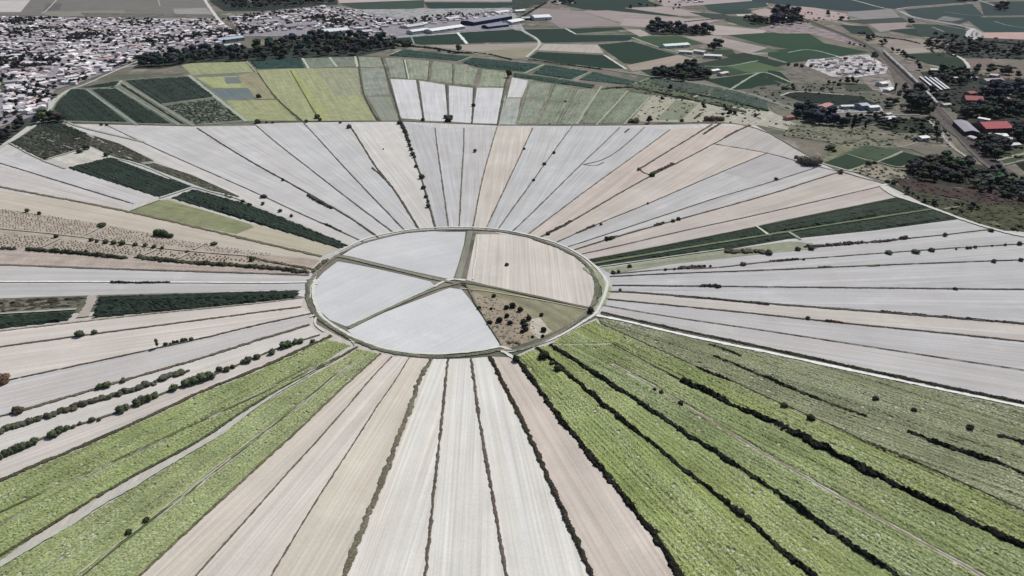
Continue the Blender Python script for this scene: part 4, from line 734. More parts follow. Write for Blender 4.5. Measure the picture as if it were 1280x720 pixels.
single((
 ("645,452,10", 'bush', 'dark pointed bush where the bright green crop meets the ring road', (44, 48, 36)), ("680,448,12", 'bush', 'large dark bush at the start of the hedge under the ring road', (44, 48, 36)), ("690,456,6", 'bush', 'middle sized bush following the large one down the hedge', (60, 64, 44)), ("698,463,9", 'bush', 'dark bush with a rounded top in the hedge near the ring', (44, 48, 36)),
 ("738,390,8", 'bush', 'dark bush at the right end of the inner ditch by the ring', (44, 48, 36)), ("634,332,4", 'bush', 'lone dot of a bush inside the striped beige quarter', DK), ("594,190,5", 'bush', 'lone round bush in the grey strip above the ring', DK), ("479,187,2", 'bush', 'tiny lone bush in the white striped strip', DK),
 ("1094,500,6", 'bush', 'round bush in the grey green field nearest the white road', (60, 66, 50)), ("1142,514,5", 'bush', 'small dark bush in the middle of the grey green field', (48, 54, 42)), ("1212,537,7", 'bush', 'dark bush in the grey green field nearest the right edge', (40, 46, 36)), ("1014,525,8", 'bush', 'dark bush on the thin hedge line in the right crops', (40, 46, 34)), ("980,509,7", 'bush', 'olive bush on the thin hedge line, nearer the ring', (70, 74, 52)),
 ("5,477,13", 'bush', 'rust brown bush at the left edge', BR), ("99,420,9", 'bush', 'bigger of the two bushes on the left ditch below the vineyards', GN), ("119,417,6", 'bush', 'smaller of the two bushes on the left ditch below the vineyards', GN), ("197,435,11", 'conical', 'little pointed tree on the left ditch', (70, 66, 54)), ("24,516,9,1.5", 'bush', 'wide round brown bush on the ditch at the left edge', (84, 76, 64)),
 ("767,342,5,1.4", 'bush', 'flat dark bush just right of the ring road', (64, 60, 50)), ("773,341,4", 'bush', 'small companion bush of the flat dark bush by the ring', (64, 60, 50)), ("787,334,4", 'bush', 'brown bush on the grey green verge right of the ring', BR), ("815,220,7", 'bush', 'dark bush at the lower end of the brown hedge in the tan fields', DK), ("798,213,5", 'bush', 'small bush at the hook of the short ditch in the tan fields', DK), ("810,255,3", 'bush', 'tiny bush in the pinkish strip right above the ring', DK), ("685,293,5", 'bush', 'dark bush at the lower end of the hedge by the ring', DK), ("751,281,3", 'bush', 'tiny bush next to the slim hedge in the pink strip', DK),
 ("970,225,4", 'bush', 'small bush on the grey strip ditch at the upper right', DK), ("1050,217,7", 'bush', 'dark bush where a ditch meets the rim lane at the upper right', DK), ("1037,187,8,1.3", 'bush', 'dark bush at the edge of the pale meadow parcel', DK), ("1043,190,5", 'bush', 'small dark bush on the pale meadow parcel', DK), ("995,198,5", 'bush', 'small bush just left of the grey thicket', DK), ("1086,206,7", 'bush', 'dark bush at the corner of three green parcels', DK), ("1093,205,4", 'bush', 'little bush beside the dark bush at the parcel corner', DK), ("1109,229,6", 'bush', 'dark bush at the bend of the white lane', DK), ("1117,230,7", 'bush', 'second dark bush right of the white lane bend', DK),
 ("929,331,4,1.5", 'bush', 'flat brown bush on the right hand grey field', (80, 72, 66)), ("961,318,7,1.5", 'bush', 'dark bush at the end of the grey brown thicket', DK), ("998,313,6,1.3", 'bush', 'left one of two dark bushes below the small green plot', DK), ("1015,312,6,1.4", 'bush', 'right one of two dark bushes below the small green plot', DK), ("1005,325,3", 'bush', 'dot bush after the dark hedge on the second ditch', DK), ("1110,317,4,1.6", 'bush', 'flat dark bush left of its twin on the third ditch', DK), ("1144,316,4,1.8", 'bush', 'flat dark bush between two others on the third ditch', DK), ("1165,314,4,1.4", 'bush', 'flat dark bush rightmost of three on the third ditch', DK), ("1181,295,4", 'bush', 'dot bush right of the brown hedges under the dark vineyard', DK), ("1238,289,4,1.5", 'bush', 'dark bush against the white lane at the right', DK), ("1242,328,5", 'bush', 'dark bush on the long ditch near the right edge', DK), ("1276,326,4", 'bush', 'dark bush on the long ditch cut close to the right edge', DK), ("1195,362,3,1.8", 'bush', 'flat bush on the straight ditch at right', DK), ("775,364,4", 'bush', 'dot bush right of the ring near the white road', DK), ("1010,399,4", 'bush', 'tiny bush above the pale strip at right centre', DK), ("1266,287,5", 'bush', 'round bush right of the white lane at the edge', GN), ("1275,284,5", 'bush', 'rightmost round bush above the white lane', GN),
 ("330,247,4,1.6", 'bush', 'flat dark bush in the field left above the vineyard strip', DK), ("329,256,4", 'bush', 'dot bush above the narrow vineyard strip, leftmost', DK), ("350,265,5", 'bush', 'dark bush just above the narrow vineyard strip', DK), ("364,271,4", 'bush', 'small bush right along the top of the narrow vineyard strip', DK), ("303,253,5", 'bush', 'dark bush at the upper end of the narrow vineyard strip', DK), ("313,258,6", 'bush', 'larger dark bush at the upper end of the narrow vineyard strip', DK), ("354,226,4", 'bush', 'dark bush on the second radial ditch from the vineyard strip', DK), ("267,306,4,1.6", 'bush', 'flat bush above the plot running toward the ring', GN), ("316,326,8", 'bush', 'dark bush at the hedge end near the ring on the left', DK), ("128,283,5,2", 'bush', 'flat dark bush between the stippled plots', DK), ("34,265,5", 'bush', 'left one of two lone small trees on the pale field', DK), ("49,268,5", 'bush', 'right one of two lone small trees on the pale field', DK), ("71,297,5", 'bush', 'lone small bush at a cross path on the left', DK), ("234,316,3,1.5", 'bush', 'flat bush by the tiny stippled plot', DK),
 ("57,199,5", 'bush', 'bush at the lower corner of the mixed vineyard', DK), ("100,191,6", 'bush', 'bush at the upper edge of the dirt yard', DK), ("108,187,7", 'bush', 'taller bush at the upper edge of the dirt yard', DK), ("134,195,6", 'bush', 'bush at the right corner of the dirt yard', DK), ("127,157,3", 'bush', 'left tiny bush on the rim lane under the vineyard', DK), ("134,157,3", 'bush', 'right tiny bush on the rim lane under the vineyard', DK),
 ("636,97,11", 'tree', 'dark round tree at the corner of the vine parcels', DK), ("812,154,10", 'tree', 'dark round tree at the foot of the scrub', DK), ("795,153,7,1.3", 'bush', 'russet bush left of the dark round tree', OL), ("789,153,6,1.3", 'bush', 'leftmost russet bush in the scrub', OL), ("827,127,8", 'tree', 'dark tree in the pale scrub', DK), ("838,113,8", 'tree', 'dark tree above the olive hedge', DK), ("879,137,9", 'tree', 'round dark tree on the right part of the scrub', DK), ("852,152,5", 'bush', 'small dark bush on the rim under the scrub', DK), ("919,143,5", 'bush', 'bush right of the dark tree clump', DK), ("944,146,5", 'bush', 'bush at the far right end of the scrub', DK), ("592,133,5", 'bush', 'dark bush on the ditch between the right white fields', DK), ("529,151,6", 'bush', 'dark bush on the ditch between the left white fields', DK), ("573,66,11", 'tree', 'tall dark tree standing alone on the bank', DK), ("549,64,4", 'bush', 'small bush on the bank left of the tall tree', DK), ("562,66,4", 'bush', 'small bush close to the tall tree on the bank', DK), ("324,122,6", 'bush', 'dark bush in the tan parcel by the yellow fields', DK),
 ("1065,164,16,.8", 'tall', 'tall dark cypress right of the farm trees', (26, 32, 30)), ("1081,161,10", 'tall', 'shorter cypress right of the tall one', (34, 40, 36)), ("1074,156,9", 'tall', 'cypress between the tall one and the shed', (34, 40, 36)), ("1053,159,12", 'tree', 'dark tree left of the tall cypress', (34, 40, 36)), ("1161,146,14", 'tree', 'round dark tree touching the railway', DK), ("1118,116,11,.8", 'tall', 'dark cypress left of the railway', DK), ("1034,20,7", 'tree', 'lone russet tree on the pale fields far back', (80, 58, 48)), ("1052,25,6,1.6", 'tree', 'spreading dark tree beyond the pale fields', DK), ("1093,76,11", 'tree', 'dark tree at the corner of the white yard by the railway', DK), ("1148,88,9", 'tree', 'dark tree right of the railway field', DK), ("1137,32,10,1.4", 'tree', 'dark tree clump in the far fields beyond the railway', (34, 44, 50)), ("707,128,3", 'bush', 'tiny bush amid the vine parcels', DK),
))
def wood(s, n, hp, fmt, group, rgb=DK, kinds=('tree',), spread=.3, mind=.5):
    n = int(n*1.45)
    q = pts(s); P = np.array(q); lo, hi = P.min(0), P.max(0); got = []; tries = 0
    while len(got) < n and tries < n*60:
        tries += 1; p = lo+(hi-lo)*RNG.random(2)
        if not pip(p[None, :], q)[0]: continue
        if any(abs(p[0]-g[0]) < hp*mind and abs(p[1]-g[1]) < hp*mind*.42 for g in got): continue
        got.append(p)
    for p in got: plant(p[0], p[1], hp*(1+spread*(RNG.random()*2-1)), kinds[int(RNG.random()*len(kinds))], fmt, group, tuple(c*(1.0+.5*RNG.random()) for c in rgb), 1.25)
FT = (38, 46, 46)
wood("330,58 372,50 400,47 440,47 478,50 486,60 445,71 440,70 380,72 330,76 312,76 310,66", 75, 10, 'dark crown in the dense tree belt behind the yellow fields', 'trees of the belt behind the yellow fields', FT)
wood("170,84 175,77 200,74 225,66 262,63 312,62 312,76 240,78 200,84", 48, 9, 'dark crown in the tree belt between town and vineyards', 'trees of the belt between town and vineyards', FT)
wood("478,50 500,52 530,58 515,60 488,64", 10, 8, 'dark tree at the right tail of the tree belt', 'trees at the tail of the belt', FT)
wood("47,150 60,146 78,151 78,153 50,154", 7, 10, 'dark tree at the town corner by the white lane', 'trees at the town corner', DK)
wood("-5,172 12,160 24,152 34,150 30,158 14,172 0,186", 14, 7, 'dark tree along the white lane at the left edge', 'trees along the white lane', DK)
wood("810,35 822,31 832,36 850,38 880,37 890,43 870,45 830,44 812,42", 26, 9, 'dark tree of the grove between far green fields', 'grove between far green fields', (34, 42, 44))
wood("814,97 820,92 838,90 866,84 884,92 886,98 850,102 830,97", 34, 9, 'dark tree of the grove around the white farmhouse', 'grove around the white farmhouse', (30, 40, 38))
wood("884,60 895,54 902,57 900,62 887,63", 6, 8, 'dark tree by the long white greenhouse farm', 'trees by the greenhouse farm', FT)
wood("928,24 945,24 962,29 962,33 945,31", 12, 7, 'navy dark tree of the small wood on the horizon fields', 'small wood on the horizon fields', (28, 34, 46))
wood("962,28 970,17 985,15 1002,23 1000,30 975,33", 22, 9, 'dark blue tree around the far manor', 'trees around the far manor', (30, 34, 46))
wood("992,147 996,137 1012,136 1018,143 1040,148 1046,158 1020,155", 24, 12, 'dark navy tree in the farm clump at upper right', 'farm clump at upper right', (28, 34, 42))
wood("1046,158 1055,148 1080,146 1100,140 1110,150 1090,156 1070,160", 12, 8, 'loose dark tree between farm clump and sheds', 'loose trees by the sheds', (44, 52, 46))
wood("1133,140 1140,124 1150,120 1156,130 1157,142", 12, 15, 'big dark tree in the clump left of the railway', 'clump left of the railway', (26, 32, 32))
wood("1205,148 1200,138 1225,134 1290,136 1330,140 1330,147 1290,147", 34, 11, 'dark tree of the long row above the red roofed hall', 'long row above the red hall', (30, 38, 34))
wood("1222,124 1240,112 1290,106 1330,108 1330,124 1260,124", 26, 11, 'navy tree of the wood behind the pink village houses', 'wood behind the pink houses', (26, 32, 44))
wood("1158,96 1175,90 1215,94 1222,102 1190,112 1180,104", 18, 8, 'dark tree behind the white sheds near the railway', 'trees behind the white sheds', (42, 52, 46))
wood("1135,212 1150,203 1185,200 1200,205 1210,205 1225,215 1200,228 1150,226", 40, 11, 'dark tree of the wood above the purple scrub', 'wood above the purple scrub', (40, 46, 42))
wood("1200,228 1225,212 1245,212 1265,225 1290,236 1330,244 1330,256 1270,250 1220,240", 40, 9, 'grey green tree of the open wood by the railway bridge', 'open wood by the bridge', (64, 68, 58))
wood("1225,190 1240,180 1255,184 1258,198 1240,204", 10, 12, 'dark tree under the railway at the red hall', 'trees under the red hall', (30, 36, 34))
wood("1265,175 1275,165 1300,166 1300,180 1275,182", 6, 13, 'very dark tree at the right edge by the red hall', 'dark trees at the right edge', (24, 28, 32))
wood("270,-2 420,-4 420,3 350,10 292,12", 60, 6, 'dark tree of the hillside wood behind the town', 'hillside wood behind the town', (34, 44, 48), mind=.5)
wood("1176,60 1240,56 1250,66 1185,70", 22, 6, 'dark scrubby tree of the rough land far right', 'scrubby trees of the rough land', (44, 50, 52))
wood("1250,66 1340,62 1340,76 1252,74", 16, 9, 'navy tree of the wood at the far right edge', 'wood at the far right edge', (26, 30, 42))
wood("1160,118 1178,114 1186,130 1174,134", 6, 8, 'dark tree squeezed between train and white sheds', 'trees by the train', (24, 28, 34))
wood("745,5 790,8 840,-2 860,14 780,12", 8, 4, 'dark speck of a tree on the farthest fields', 'trees on the farthest fields', FT)
wood("1195,-2 1225,0 1220,3 1198,4", 8, 6, 'dark tree by the far upper right road', 'trees by the far road', (28, 34, 44))
wood("1244,10 1262,8 1262,14 1246,15", 5, 7, 'dark tree by the far farm at upper right', 'trees by the far farm', (28, 34, 44))
wood("690,3 705,2 725,4 720,7 695,7", 8, 5, 'dark tree by the far hamlet', 'trees by the far hamlet', FT)

wood("1080,152 1168,150 1184,176 1140,168 1100,160", 16, 7, 'dark shrubby tree on the dark plot left of the railway', 'shrubby trees on the dark plot', (44, 50, 42))
wood("1130,100 1128,112 1118,122 1105,128 1100,138 1128,136 1136,118", 10, 7, 'dark small tree in the rough ground left of the railway', 'small trees in the rough ground', DK)
wood("1110,232 1140,236 1190,252 1240,262 1200,268 1160,256", 14, 5, 'small dark bushy tree on the rough verge by the white lane', 'bushy trees by the white lane', (58, 62, 48))
wood("1190,90 1240,92 1330,108 1330,104 1250,88", 12, 8, 'dark tree around the pink village houses', 'trees around the pink houses', DK)
wood("1150,46 1210,44 1240,52 1200,64 1160,58", 18, 6, 'dark scrubby tree beyond the railway field', 'scrubby trees beyond the railway', (44, 50, 48))
wood("1222,178 1262,180 1248,194 1214,190", 9, 8, 'dark tree around the hall with the red roof', 'trees around the red roofed hall', (34, 40, 36))
wood("960,104 1000,108 1060,116 1090,120 1060,119 990,114", 10, 4, 'dot like tree on the dull ground left of the yard', 'dots of trees on the dull ground', DK)
wood("1060,36 1100,50 1130,66 1150,80 1142,82 1110,62 1080,48", 12, 5, 'small dark tree along the railway line', 'small trees along the railway line', DK)

def scatter(s, n, r, h, rgb, label, name='scrub'):
    """low scrub that nobody could count: many small shrubs standing on rough ground"""
    q = pts(s); P = np.array(q); lo, hi = P.min(0), P.max(0); Q = lo+(hi-lo)*RNG.random((n*4, 2)); Q = Q[pip(Q, q)][:n]
    sub_ = [lumps(s_, 3, .45, .2, .6, .4, sub=1, cards=4) for s_ in (71, 72, 73)]; V, F = [], []
    for p in Q:
        x, y = G(*p); me = sub_[int(RNG.random()*3)]; k = len(V); an = RNG.random()*6.28; ca, sa = math.cos(an), math.sin(an); t = RNG.uniform(.5, 1.4)
        V += [((v.co.x*ca-v.co.y*sa)*r*t*1.5+x, (v.co.x*sa+v.co.y*ca)*r*t*1.5+y, v.co.z*h*t) for v in me.vertices]; F += [tuple(k+j for j in g.vertices) for g in me.polygons]
    v = np.array(V); c = v.mean(0); c[2] = 0
    o = mk(name, (v-c).tolist(), F, M['hedge'], A(rgb, 1.25), uv=v[:, :2], loc=(c[0], c[1], 0)); tag(o, label, 'scrub', None, 'stuff')
scatter("815,120 875,127 930,130 1000,160 900,154 787,152", 130, 2.2, 2.2, (80, 82, 66), 'sparse low scrub on the pale patch right of the vine parcels')
scatter("780,103 815,97 890,118 960,139 955,142 880,130 815,120 790,114", 170, 3, 3, (66, 74, 58), 'olive scrub along the upper edge of the pale patch')
scatter("930,118 950,108 990,104 1060,104 1110,120 1120,138 1000,140 965,134", 140, 3, 3, (56, 60, 50), 'dull scrub on the ground between the yard and the farm')
scatter("985,156 1030,158 1080,160 1120,170 1105,195 1050,180 980,170", 170, 2.6, 2.4, (74, 78, 60), 'rough scrub below the farm clump')
scatter("1078,152 1170,147 1195,185 1140,178 1100,160", 170, 3, 3, (46, 54, 42), 'dark scrub on the plot left of the railway')
scatter("1065,214 1090,205 1120,212 1140,205 1200,200 1140,222 1110,228", 110, 2.4, 2.2, (70, 72, 56), 'scrub on the pale ground by the lane bend')
scatter("1110,232 1140,232 1190,250 1280,256 1340,272 1340,296 1240,286 1170,262", 380, 2.2, 2.0, (68, 72, 52), 'stippled scrub right of the white lane')
scatter("1115,224 1150,228 1200,238 1340,242 1340,262 1240,256 1180,246 1130,236", 320, 2.6, 2.0, (60, 48, 48), 'purple brown scrub below the dark wood')
scatter("1200,228 1240,210 1290,232 1340,246 1340,258 1270,252", 260, 3, 3.5, (70, 74, 62), 'grey green scrub of the open wood')
scatter("1150,90 1215,92 1340,108 1340,148 1200,148 1180,128", 300, 4, 4, (44, 50, 46), 'dark scrub between the sheds and the village')
scatter("1190,46 1340,52 1340,76 1180,72 1150,60", 260, 5, 4, (42, 48, 48), 'dark rough scrub at the far right')
scatter("1200,150 1340,148 1340,200 1270,205 1215,185", 170, 4, 4, (44, 50, 44), 'dark scrub around the red roofed hall')
scatter("1112,84 1160,120 1190,160 1170,150 1130,112 1118,100", 90, 2.4, 1.8, (76, 72, 64), 'weedy scrub beside the railway tracks')
scatter("590,365 612,370 640,377 660,388 668,405 672,420 655,428 633,436 626,430 607,402", 240, .9, .8, (92, 88, 70), 'patchy low scrub in the wild quarter of the disc')
scatter("960,10 1060,18 1060,30 1000,30 960,38", 60, 5, 5, (60, 56, 56), 'dotted scrub on the far pale fields')
# ------------------------------------------------------------------ buildings
def boxmesh(bm, cx, cy, cz, sx, sy, sz):
    r = bmesh.ops.create_cube(bm, size=1.0)
    for v in r['verts']: v.co = Vector((v.co.x*sx+cx, v.co.y*sy+cy, v.co.z*sz+cz))
def tomesh(bm, name, mat):
    me = bpy.data.meshes.new(name); bm.to_mesh(me); bm.free(); me.materials.append(M[mat]); return me
def wall_mesh(w, l, h, rise):
    bm = bmesh.new(); a, b = w/2, l/2
    q = [bm.verts.new(p) for p in ((-a, -b, 0), (a, -b, 0), (a, b, 0), (-a, b, 0), (-a, -b, h), (a, -b, h), (a, b, h), (-a, b, h), (0, -b, h+rise), (0, b, h+rise))]
    for f in ((0, 1, 5, 8, 4), (2, 3, 7, 9, 6), (1, 2, 6, 5), (3, 0, 4, 7)): bm.faces.new([q[i] for i in f])
    return tomesh(bm, 'wall', 'wall')
def roof_mesh(w, l, h, rise, mat='roof', ov=.5, th=.25):
    bm = bmesh.new(); a, b = w/2+ov, l/2+ov; e = h-rise*ov/(w/2)
    s = [(-a, e+.03), (0, h+rise+.03), (a, e+.03), (a, e+th), (0, h+rise+th+.03), (-a, e+th)]
    A1 = [bm.verts.new((x, -b, z)) for x, z in s]; B1 = [bm.verts.new((x, b, z)) for x, z in s]; n = 6
    for i in range(n): bm.faces.new([A1[i], A1[(i+1) % n], B1[(i+1) % n], B1[i]])
    bm.faces.new([A1[0], A1[5], A1[4], A1[1]]); bm.faces.new([A1[1], A1[4], A1[3], A1[2]]); bm.faces.new([B1[0], B1[1], B1[4], B1[5]]); bm.faces.new([B1[1], B1[2], B1[3], B1[4]])
    bmesh.ops.recalc_face_normals(bm, faces=bm.faces[:])
    return tomesh(bm, 'roof', mat)
def part(name, me, parent, col, loc=(0, 0, 0)):
    o = bpy.data.objects.new(name, me); COL.objects.link(o); o.parent = parent; o.color = col; o.location = loc; return o
def empty(name, x, y, rz, label, cat, group=None, z=0.0):
    o = bpy.data.objects.new(name, None); COL.objects.link(o); o.location = (x, y, z); o.rotation_euler = (0, 0, rz); o.empty_display_size = 1
    return tag(o, label, cat, group)
def panels(w, l, n, z0, z1, ww, side):
    bm = bmesh.new()
    for i in range(n):
        t = -l/2+l*(i+.5)/n; boxmesh(bm, side*(w/2+.03), t, (z0+z1)/2, .1, ww, z1-z0)
    return bm
def building(s, w, h, label, roof=(200, 200, 204), wall=(200, 198, 196), cat='building', rise=None, rmat='metal', name='warehouse', bays=5, group=None):
    """a long building: the two photo points are the ends of its ridge on the ground"""
    (x0, y0), (x1, y1) = W(s); l = math.hypot(x1-x0, y1-y0); rz = math.atan2(y1-y0, x1-x0)-math.pi/2
    rise = w*.12 if rise is None else rise
    e = empty(name, (x0+x1)/2, (y0+y1)/2, rz, label, cat, group)
    part('wall', wall_mesh(w, l, h, rise), e, A(wall)); part('roof', roof_mesh(w, l, h, rise, rmat, .6, .3), e, A(roof))
    for sd in (-1, 1):
        nx_, ny_ = math.cos(rz)*sd, math.sin(rz)*sd
        if nx_*(x0+x1)+ny_*(y0+y1) < 0:      # the long side that faces the valley has the windows
            wm = bmesh.new(); boxmesh(wm, 0, 0, 0, .1, l/bays*.5, h*.2); wm = tomesh(wm, 'window', 'glass')
            for q in range(bays): part('window', wm, e, A((52, 58, 66)), (sd*(w/2+.03), -l/2+l*(q+.5)/bays, h*.78))
        dm = bmesh.new(); boxmesh(dm, sd*(w/2+.04), l*.18, h*.3, .12, min(4, l*.15), h*.6); part('door', tomesh(dm, 'door', 'metal'), e, A((120, 124, 130)))
    return e
WH, GY = (236, 238, 242), (150, 152, 166)
building("535,42 576,36", 34, 8, 'long bright white warehouse at the edge of the vineyard', WH); building("512,43 534,40", 26, 8, 'white hall with pale front, left neighbour of the long warehouse', WH, (190, 200, 204)); building("402,43 434,40", 40, 8, 'white roofed hall behind the tree belt', (222, 228, 234)); building("354,36 394,32", 40, 7, 'low grey roofed school like hall in the town', (150, 148, 160)); building("584,32 632,24", 50, 11, 'huge grey roofed depot with dark blue shade painted on its front', GY, (46, 52, 86), rise=3); building("606,36 632,33", 30, 7, 'lower blue grey hall before the huge depot', (132, 138, 168), (60, 66, 96))  # dark blue walls of depot and lower hall: sunless side's shade put into colour
building("634,31 650,28", 36, 8, 'white hall right of the huge depot', WH); building("665,25 686,24", 46, 9, 'big white box of a warehouse left of the pale brown field', WH, (214, 220, 228)); building("651,25 662,24.5", 24, 6, 'small dark fronted hall left of the big white box', (190, 196, 200), (50, 60, 66)); building("618,18 634,16", 30, 6, 'pale hall far behind the huge depot', (220, 220, 226)); building("643,16 655,15", 22, 6, 'small white hall behind the white box warehouse', WH); building("558,26 572,24", 24, 6, 'pale hall behind the long white warehouse', (214, 212, 220)); building("506,36 526,33", 28, 6, 'blue white roofed hall behind the white hall', (196, 202, 214)); building("450,42 464,41", 26, 6, 'pale hall right of the white roofed hall behind the belt', (206, 206, 212))
building("272,54 302,50", 30, 8, 'pale blue roofed hall at the tree belt edge of the town', (176, 190, 206), (150, 160, 176)); building("278,60 300,58", 26, 5, 'white flat hall just under the pale blue one', (206, 212, 214)); building("828,60 859,58", 26, 6, 'long white greenhouse between far green fields', (214, 226, 222), (196, 210, 206), name='greenhouse'); building("849,67 866,68", 16, 6, 'left white farm building under the greenhouse', (226, 222, 224)); building("868,66 882,68", 16, 6, 'middle white farm building under the greenhouse', (220, 214, 216)); building("880,72 902,73", 18, 6, 'long white farm building, rightmost under the greenhouse', (226, 224, 226))
building("1199,157 1214,171", 20, 7, 'grey roofed shed beside the railway', (150, 148, 162), (70, 66, 80)); building("1222,164 1255,163", 34, 8, 'large hall with a red tiled roof near the right edge', (186, 104, 110), (120, 84, 88), rmat='roof', rise=6, name='hall'); building("1234,174 1256,174.5", 16, 7, 'white roofed hall in front of the red tiled one', (226, 228, 238), (120, 112, 128)); building("1223,151 1237,153.5", 9, 5, 'small bright white shed behind the red hall', WH); building("1204,128 1226,129", 26, 7, 'pinkish red roofed hall above the tree row', (176, 112, 116), (150, 110, 112), rmat='roof', rise=5, name='hall'); building("1208,121 1216,120", 14, 7, 'small red house behind the pinkish red hall', (160, 104, 108), (150, 120, 118), rmat='roof', name='hall', bays=3); building("1226,131 1240,131.5", 16, 6, 'pale shed right of the pinkish red hall', (196, 182, 186)); building("1247,128 1258,127", 16, 6, 'pink roofed house at the right of the tree row', (186, 150, 156), rmat='roof', name='hall', bays=3); building("1228,104 1250,103", 20, 6, 'pale pink village building before the navy wood', (196, 176, 180), rmat='roof', name='hall', bays=4); building("1238,96 1248,97.5", 14, 5, 'small pale house behind the pink village building', (180, 178, 186), bays=3)  # red tiled hall: the unlit facade's dark red is put into its wall colour
building("1072,137 1082,136", 18, 8, 'grey boxy house right of the pale farm yard', (160, 166, 180), (140, 146, 160), bays=3, name='house'); building("1084,138 1096,137", 14, 6, 'white low house beside the grey boxy house', (220, 222, 230), bays=3, name='house'); building("1026,138 1036,134", 14, 6, 'pink roofed farmhouse among the navy trees', (188, 140, 142), (206, 170, 170), rmat='roof', bays=3, name='house'); building("1050,136 1068,135.5", 10, 5, 'long pale barn in the farm yard', (206, 208, 214), bays=4); building("1104,152 1116,150", 14, 5, 'light shed beside the lane under the farm yard', (206, 206, 214), (120, 120, 130), bays=3, name='shed'); building("1148,176 1158,175", 12, 5, 'white cabin on the dark plot left of the railway', (226, 228, 232), bays=2, name='shed'); building("981,150 990,149", 10, 5, 'red tiled cottage left of the navy trees', (170, 120, 110), (190, 160, 150), rmat='roof', bays=2, name='house'); building("1193,205 1204,204", 12, 4, 'pale rounded shelter above the dark wood', (206, 206, 206), bays=2, name='shed'); building("1203,212 1210,207", 5, 4, 'thin white shelter at the railway bank', (214, 214, 214), bays=2, name='shed'); building("1260,184 1272,183", 10, 4, 'white house with dark openings at the right edge', (206, 206, 206), bays=3, name='house')
building("888,92 897,90.5", 12, 6, 'white farmhouse right of the dark grove', WH, bays=3, name='house'); building("899,95 908,93", 12, 5, 'pale farm shed right of the white farmhouse', (206, 196, 192), bays=3, name='shed'); building("852,94 857,93.5", 9, 5, 'white villa showing inside the dark grove', WH, bays=2, name='house'); building("822,42 830,40", 14, 7, 'white villa half hidden in the far grove', (220, 220, 226), bays=2, name='house'); building("977,26 986,25", 16, 8, 'white manor among dark blue trees', (214, 210, 216), bays=3, name='house'); building("1162,89 1184,90", 14, 4, 'low pale greenhouse behind the railway trees', (176, 186, 180), (160, 170, 166), name='greenhouse'); building("1098,108 1106,107", 16, 6, 'white shed on the track loop left of the railway', (224, 224, 230), bays=2, name='shed'); building("1107,116 1114,113", 12, 5, 'white narrow shed below the loop left of the railway', (224, 224, 230), bays=2, name='shed')
for i, (s, l) in enumerate((("1150,98 1171,115", 'nearest the train'), ("1156,98 1177,114.5", 'second from the train'), ("1162,98.5 1182,113.5", 'third from the train'), ("1168,99 1186,113", 'farthest from the train'))):
    building(s, 3.0, 3.4, 'long narrow white shed, %s of the four beside the railway' % l, (214, 214, 222), (90, 90, 104), name='shed', bays=8, group='four narrow white sheds')
for s, lab in (("1188,100 1195,99.5", 'pale small house among trees left of the pink village'), ("1212,100 1220,99.5", 'pale small house just left of the pink village building'), ("1256,177 1266,176.5", 'pale house squeezed between the red hall and the right edge'), ("1262,131 1270,130.5", 'pale house at the right end of the tree row'), ("1106,146 1112,145", 'pale house at the end of the farm yard lane'), ("1008,151 1014,150", 'pale house showing in front of the navy trees'), ("1177,134 1186,133", 'pale house by the end of the freight train'), ("1212,174 1220,177", 'pale shed in front of the grey railway shed')):
    building(s, 9, 4.5, lab, (206, 198, 198), (200, 196, 192), bays=2, name='house', rmat='roof')
# ------------------------------------------------------------------ railway and freight train
RAIL = "960,10 988,18 1010,26 1040,38 1065,48 1090,60 1104,72 1114,82 1125,92 1140,106 1158,122 1172,136 1190,156 1215,184 1240,206 1262,220 1290,236 1340,262"
strip('railway_bed', RAIL, 22, (112, 106, 104), 'meadow', wv=.08, step=8); field('railway_bed', "1112,84 1125,92 1150,114 1174,138 1165,143 1150,128 1128,108 1120,120 1118,100", (104, 98, 94), 'meadow')
strip('railway_bed', "1165,140 1190,160 1222,190 1246,208 1275,226 1330,254", 20, (98, 92, 92), 'meadow', wv=.1, step=8)
def rails(off, label):
    C = np.array(resample(smooth(W(RAIL), 2), 6)); T = np.gradient(C, axis=0); T /= np.hypot(T[:, 0], T[:, 1])[:, None]; Nn = np.stack([-T[:, 1], T[:, 0]], 1)
    e = empty('railway_track', C[0, 0], C[0, 1], 0, label, 'railway track', 'tracks of the railway'); zb = nz()+.1
    for sd in (-1, 1):
        Q = C+Nn*(off+sd*.75)-C[0]; V = []; F = []
        for i, q in enumerate(Q):
            for du, dz in ((-.12, 0), (-.12, .3), (.12, .3), (.12, 0)): V.append((q[0]+Nn[i, 0]*du, q[1]+Nn[i, 1]*du, zb+.16+dz))
        for i in range(len(Q)-1):
            for j in range(3): F.append((4*i+j, 4*i+j+1, 4*i+5+j, 4*i+4+j))
        mk('rail', V, F, M['steel'], A((122, 112, 106)), parent=e)
    Q = C+Nn*off-C[0]; V = []; F = []
    for i, q in enumerate(Q):
        t, nn = T[i], Nn[i]; k = len(V)
        for a, b, z in ((-1, -1, 0), (1, -1, 0), (1, 1, 0), (-1, 1, 0), (-1, -1, .15), (1, -1, .15), (1, 1, .15), (-1, 1, .15)): V.append((q[0]+t[0]*a*.5+nn[0]*b*1.4, q[1]+t[1]*a*.5+nn[1]*b*1.4, zb+z))
        F += [tuple(k+j for j in f) for f in ((4, 5, 6, 7), (0, 1, 5, 4), (1, 2, 6, 5), (2, 3, 7, 6), (3, 0, 4, 7))]
    mk('sleepers', V, F, M['bark'], A((92, 86, 80)), parent=e)
rails(-4, 'railway track left of the freight train'); rails(0, 'railway track under the white freight train'); rails(4.5, 'railway track right of the freight train')
C = resample(smooth(W("1104,66 1112,74 1125,86 1140,100 1156,116 1171,133"), 2), 24.0)
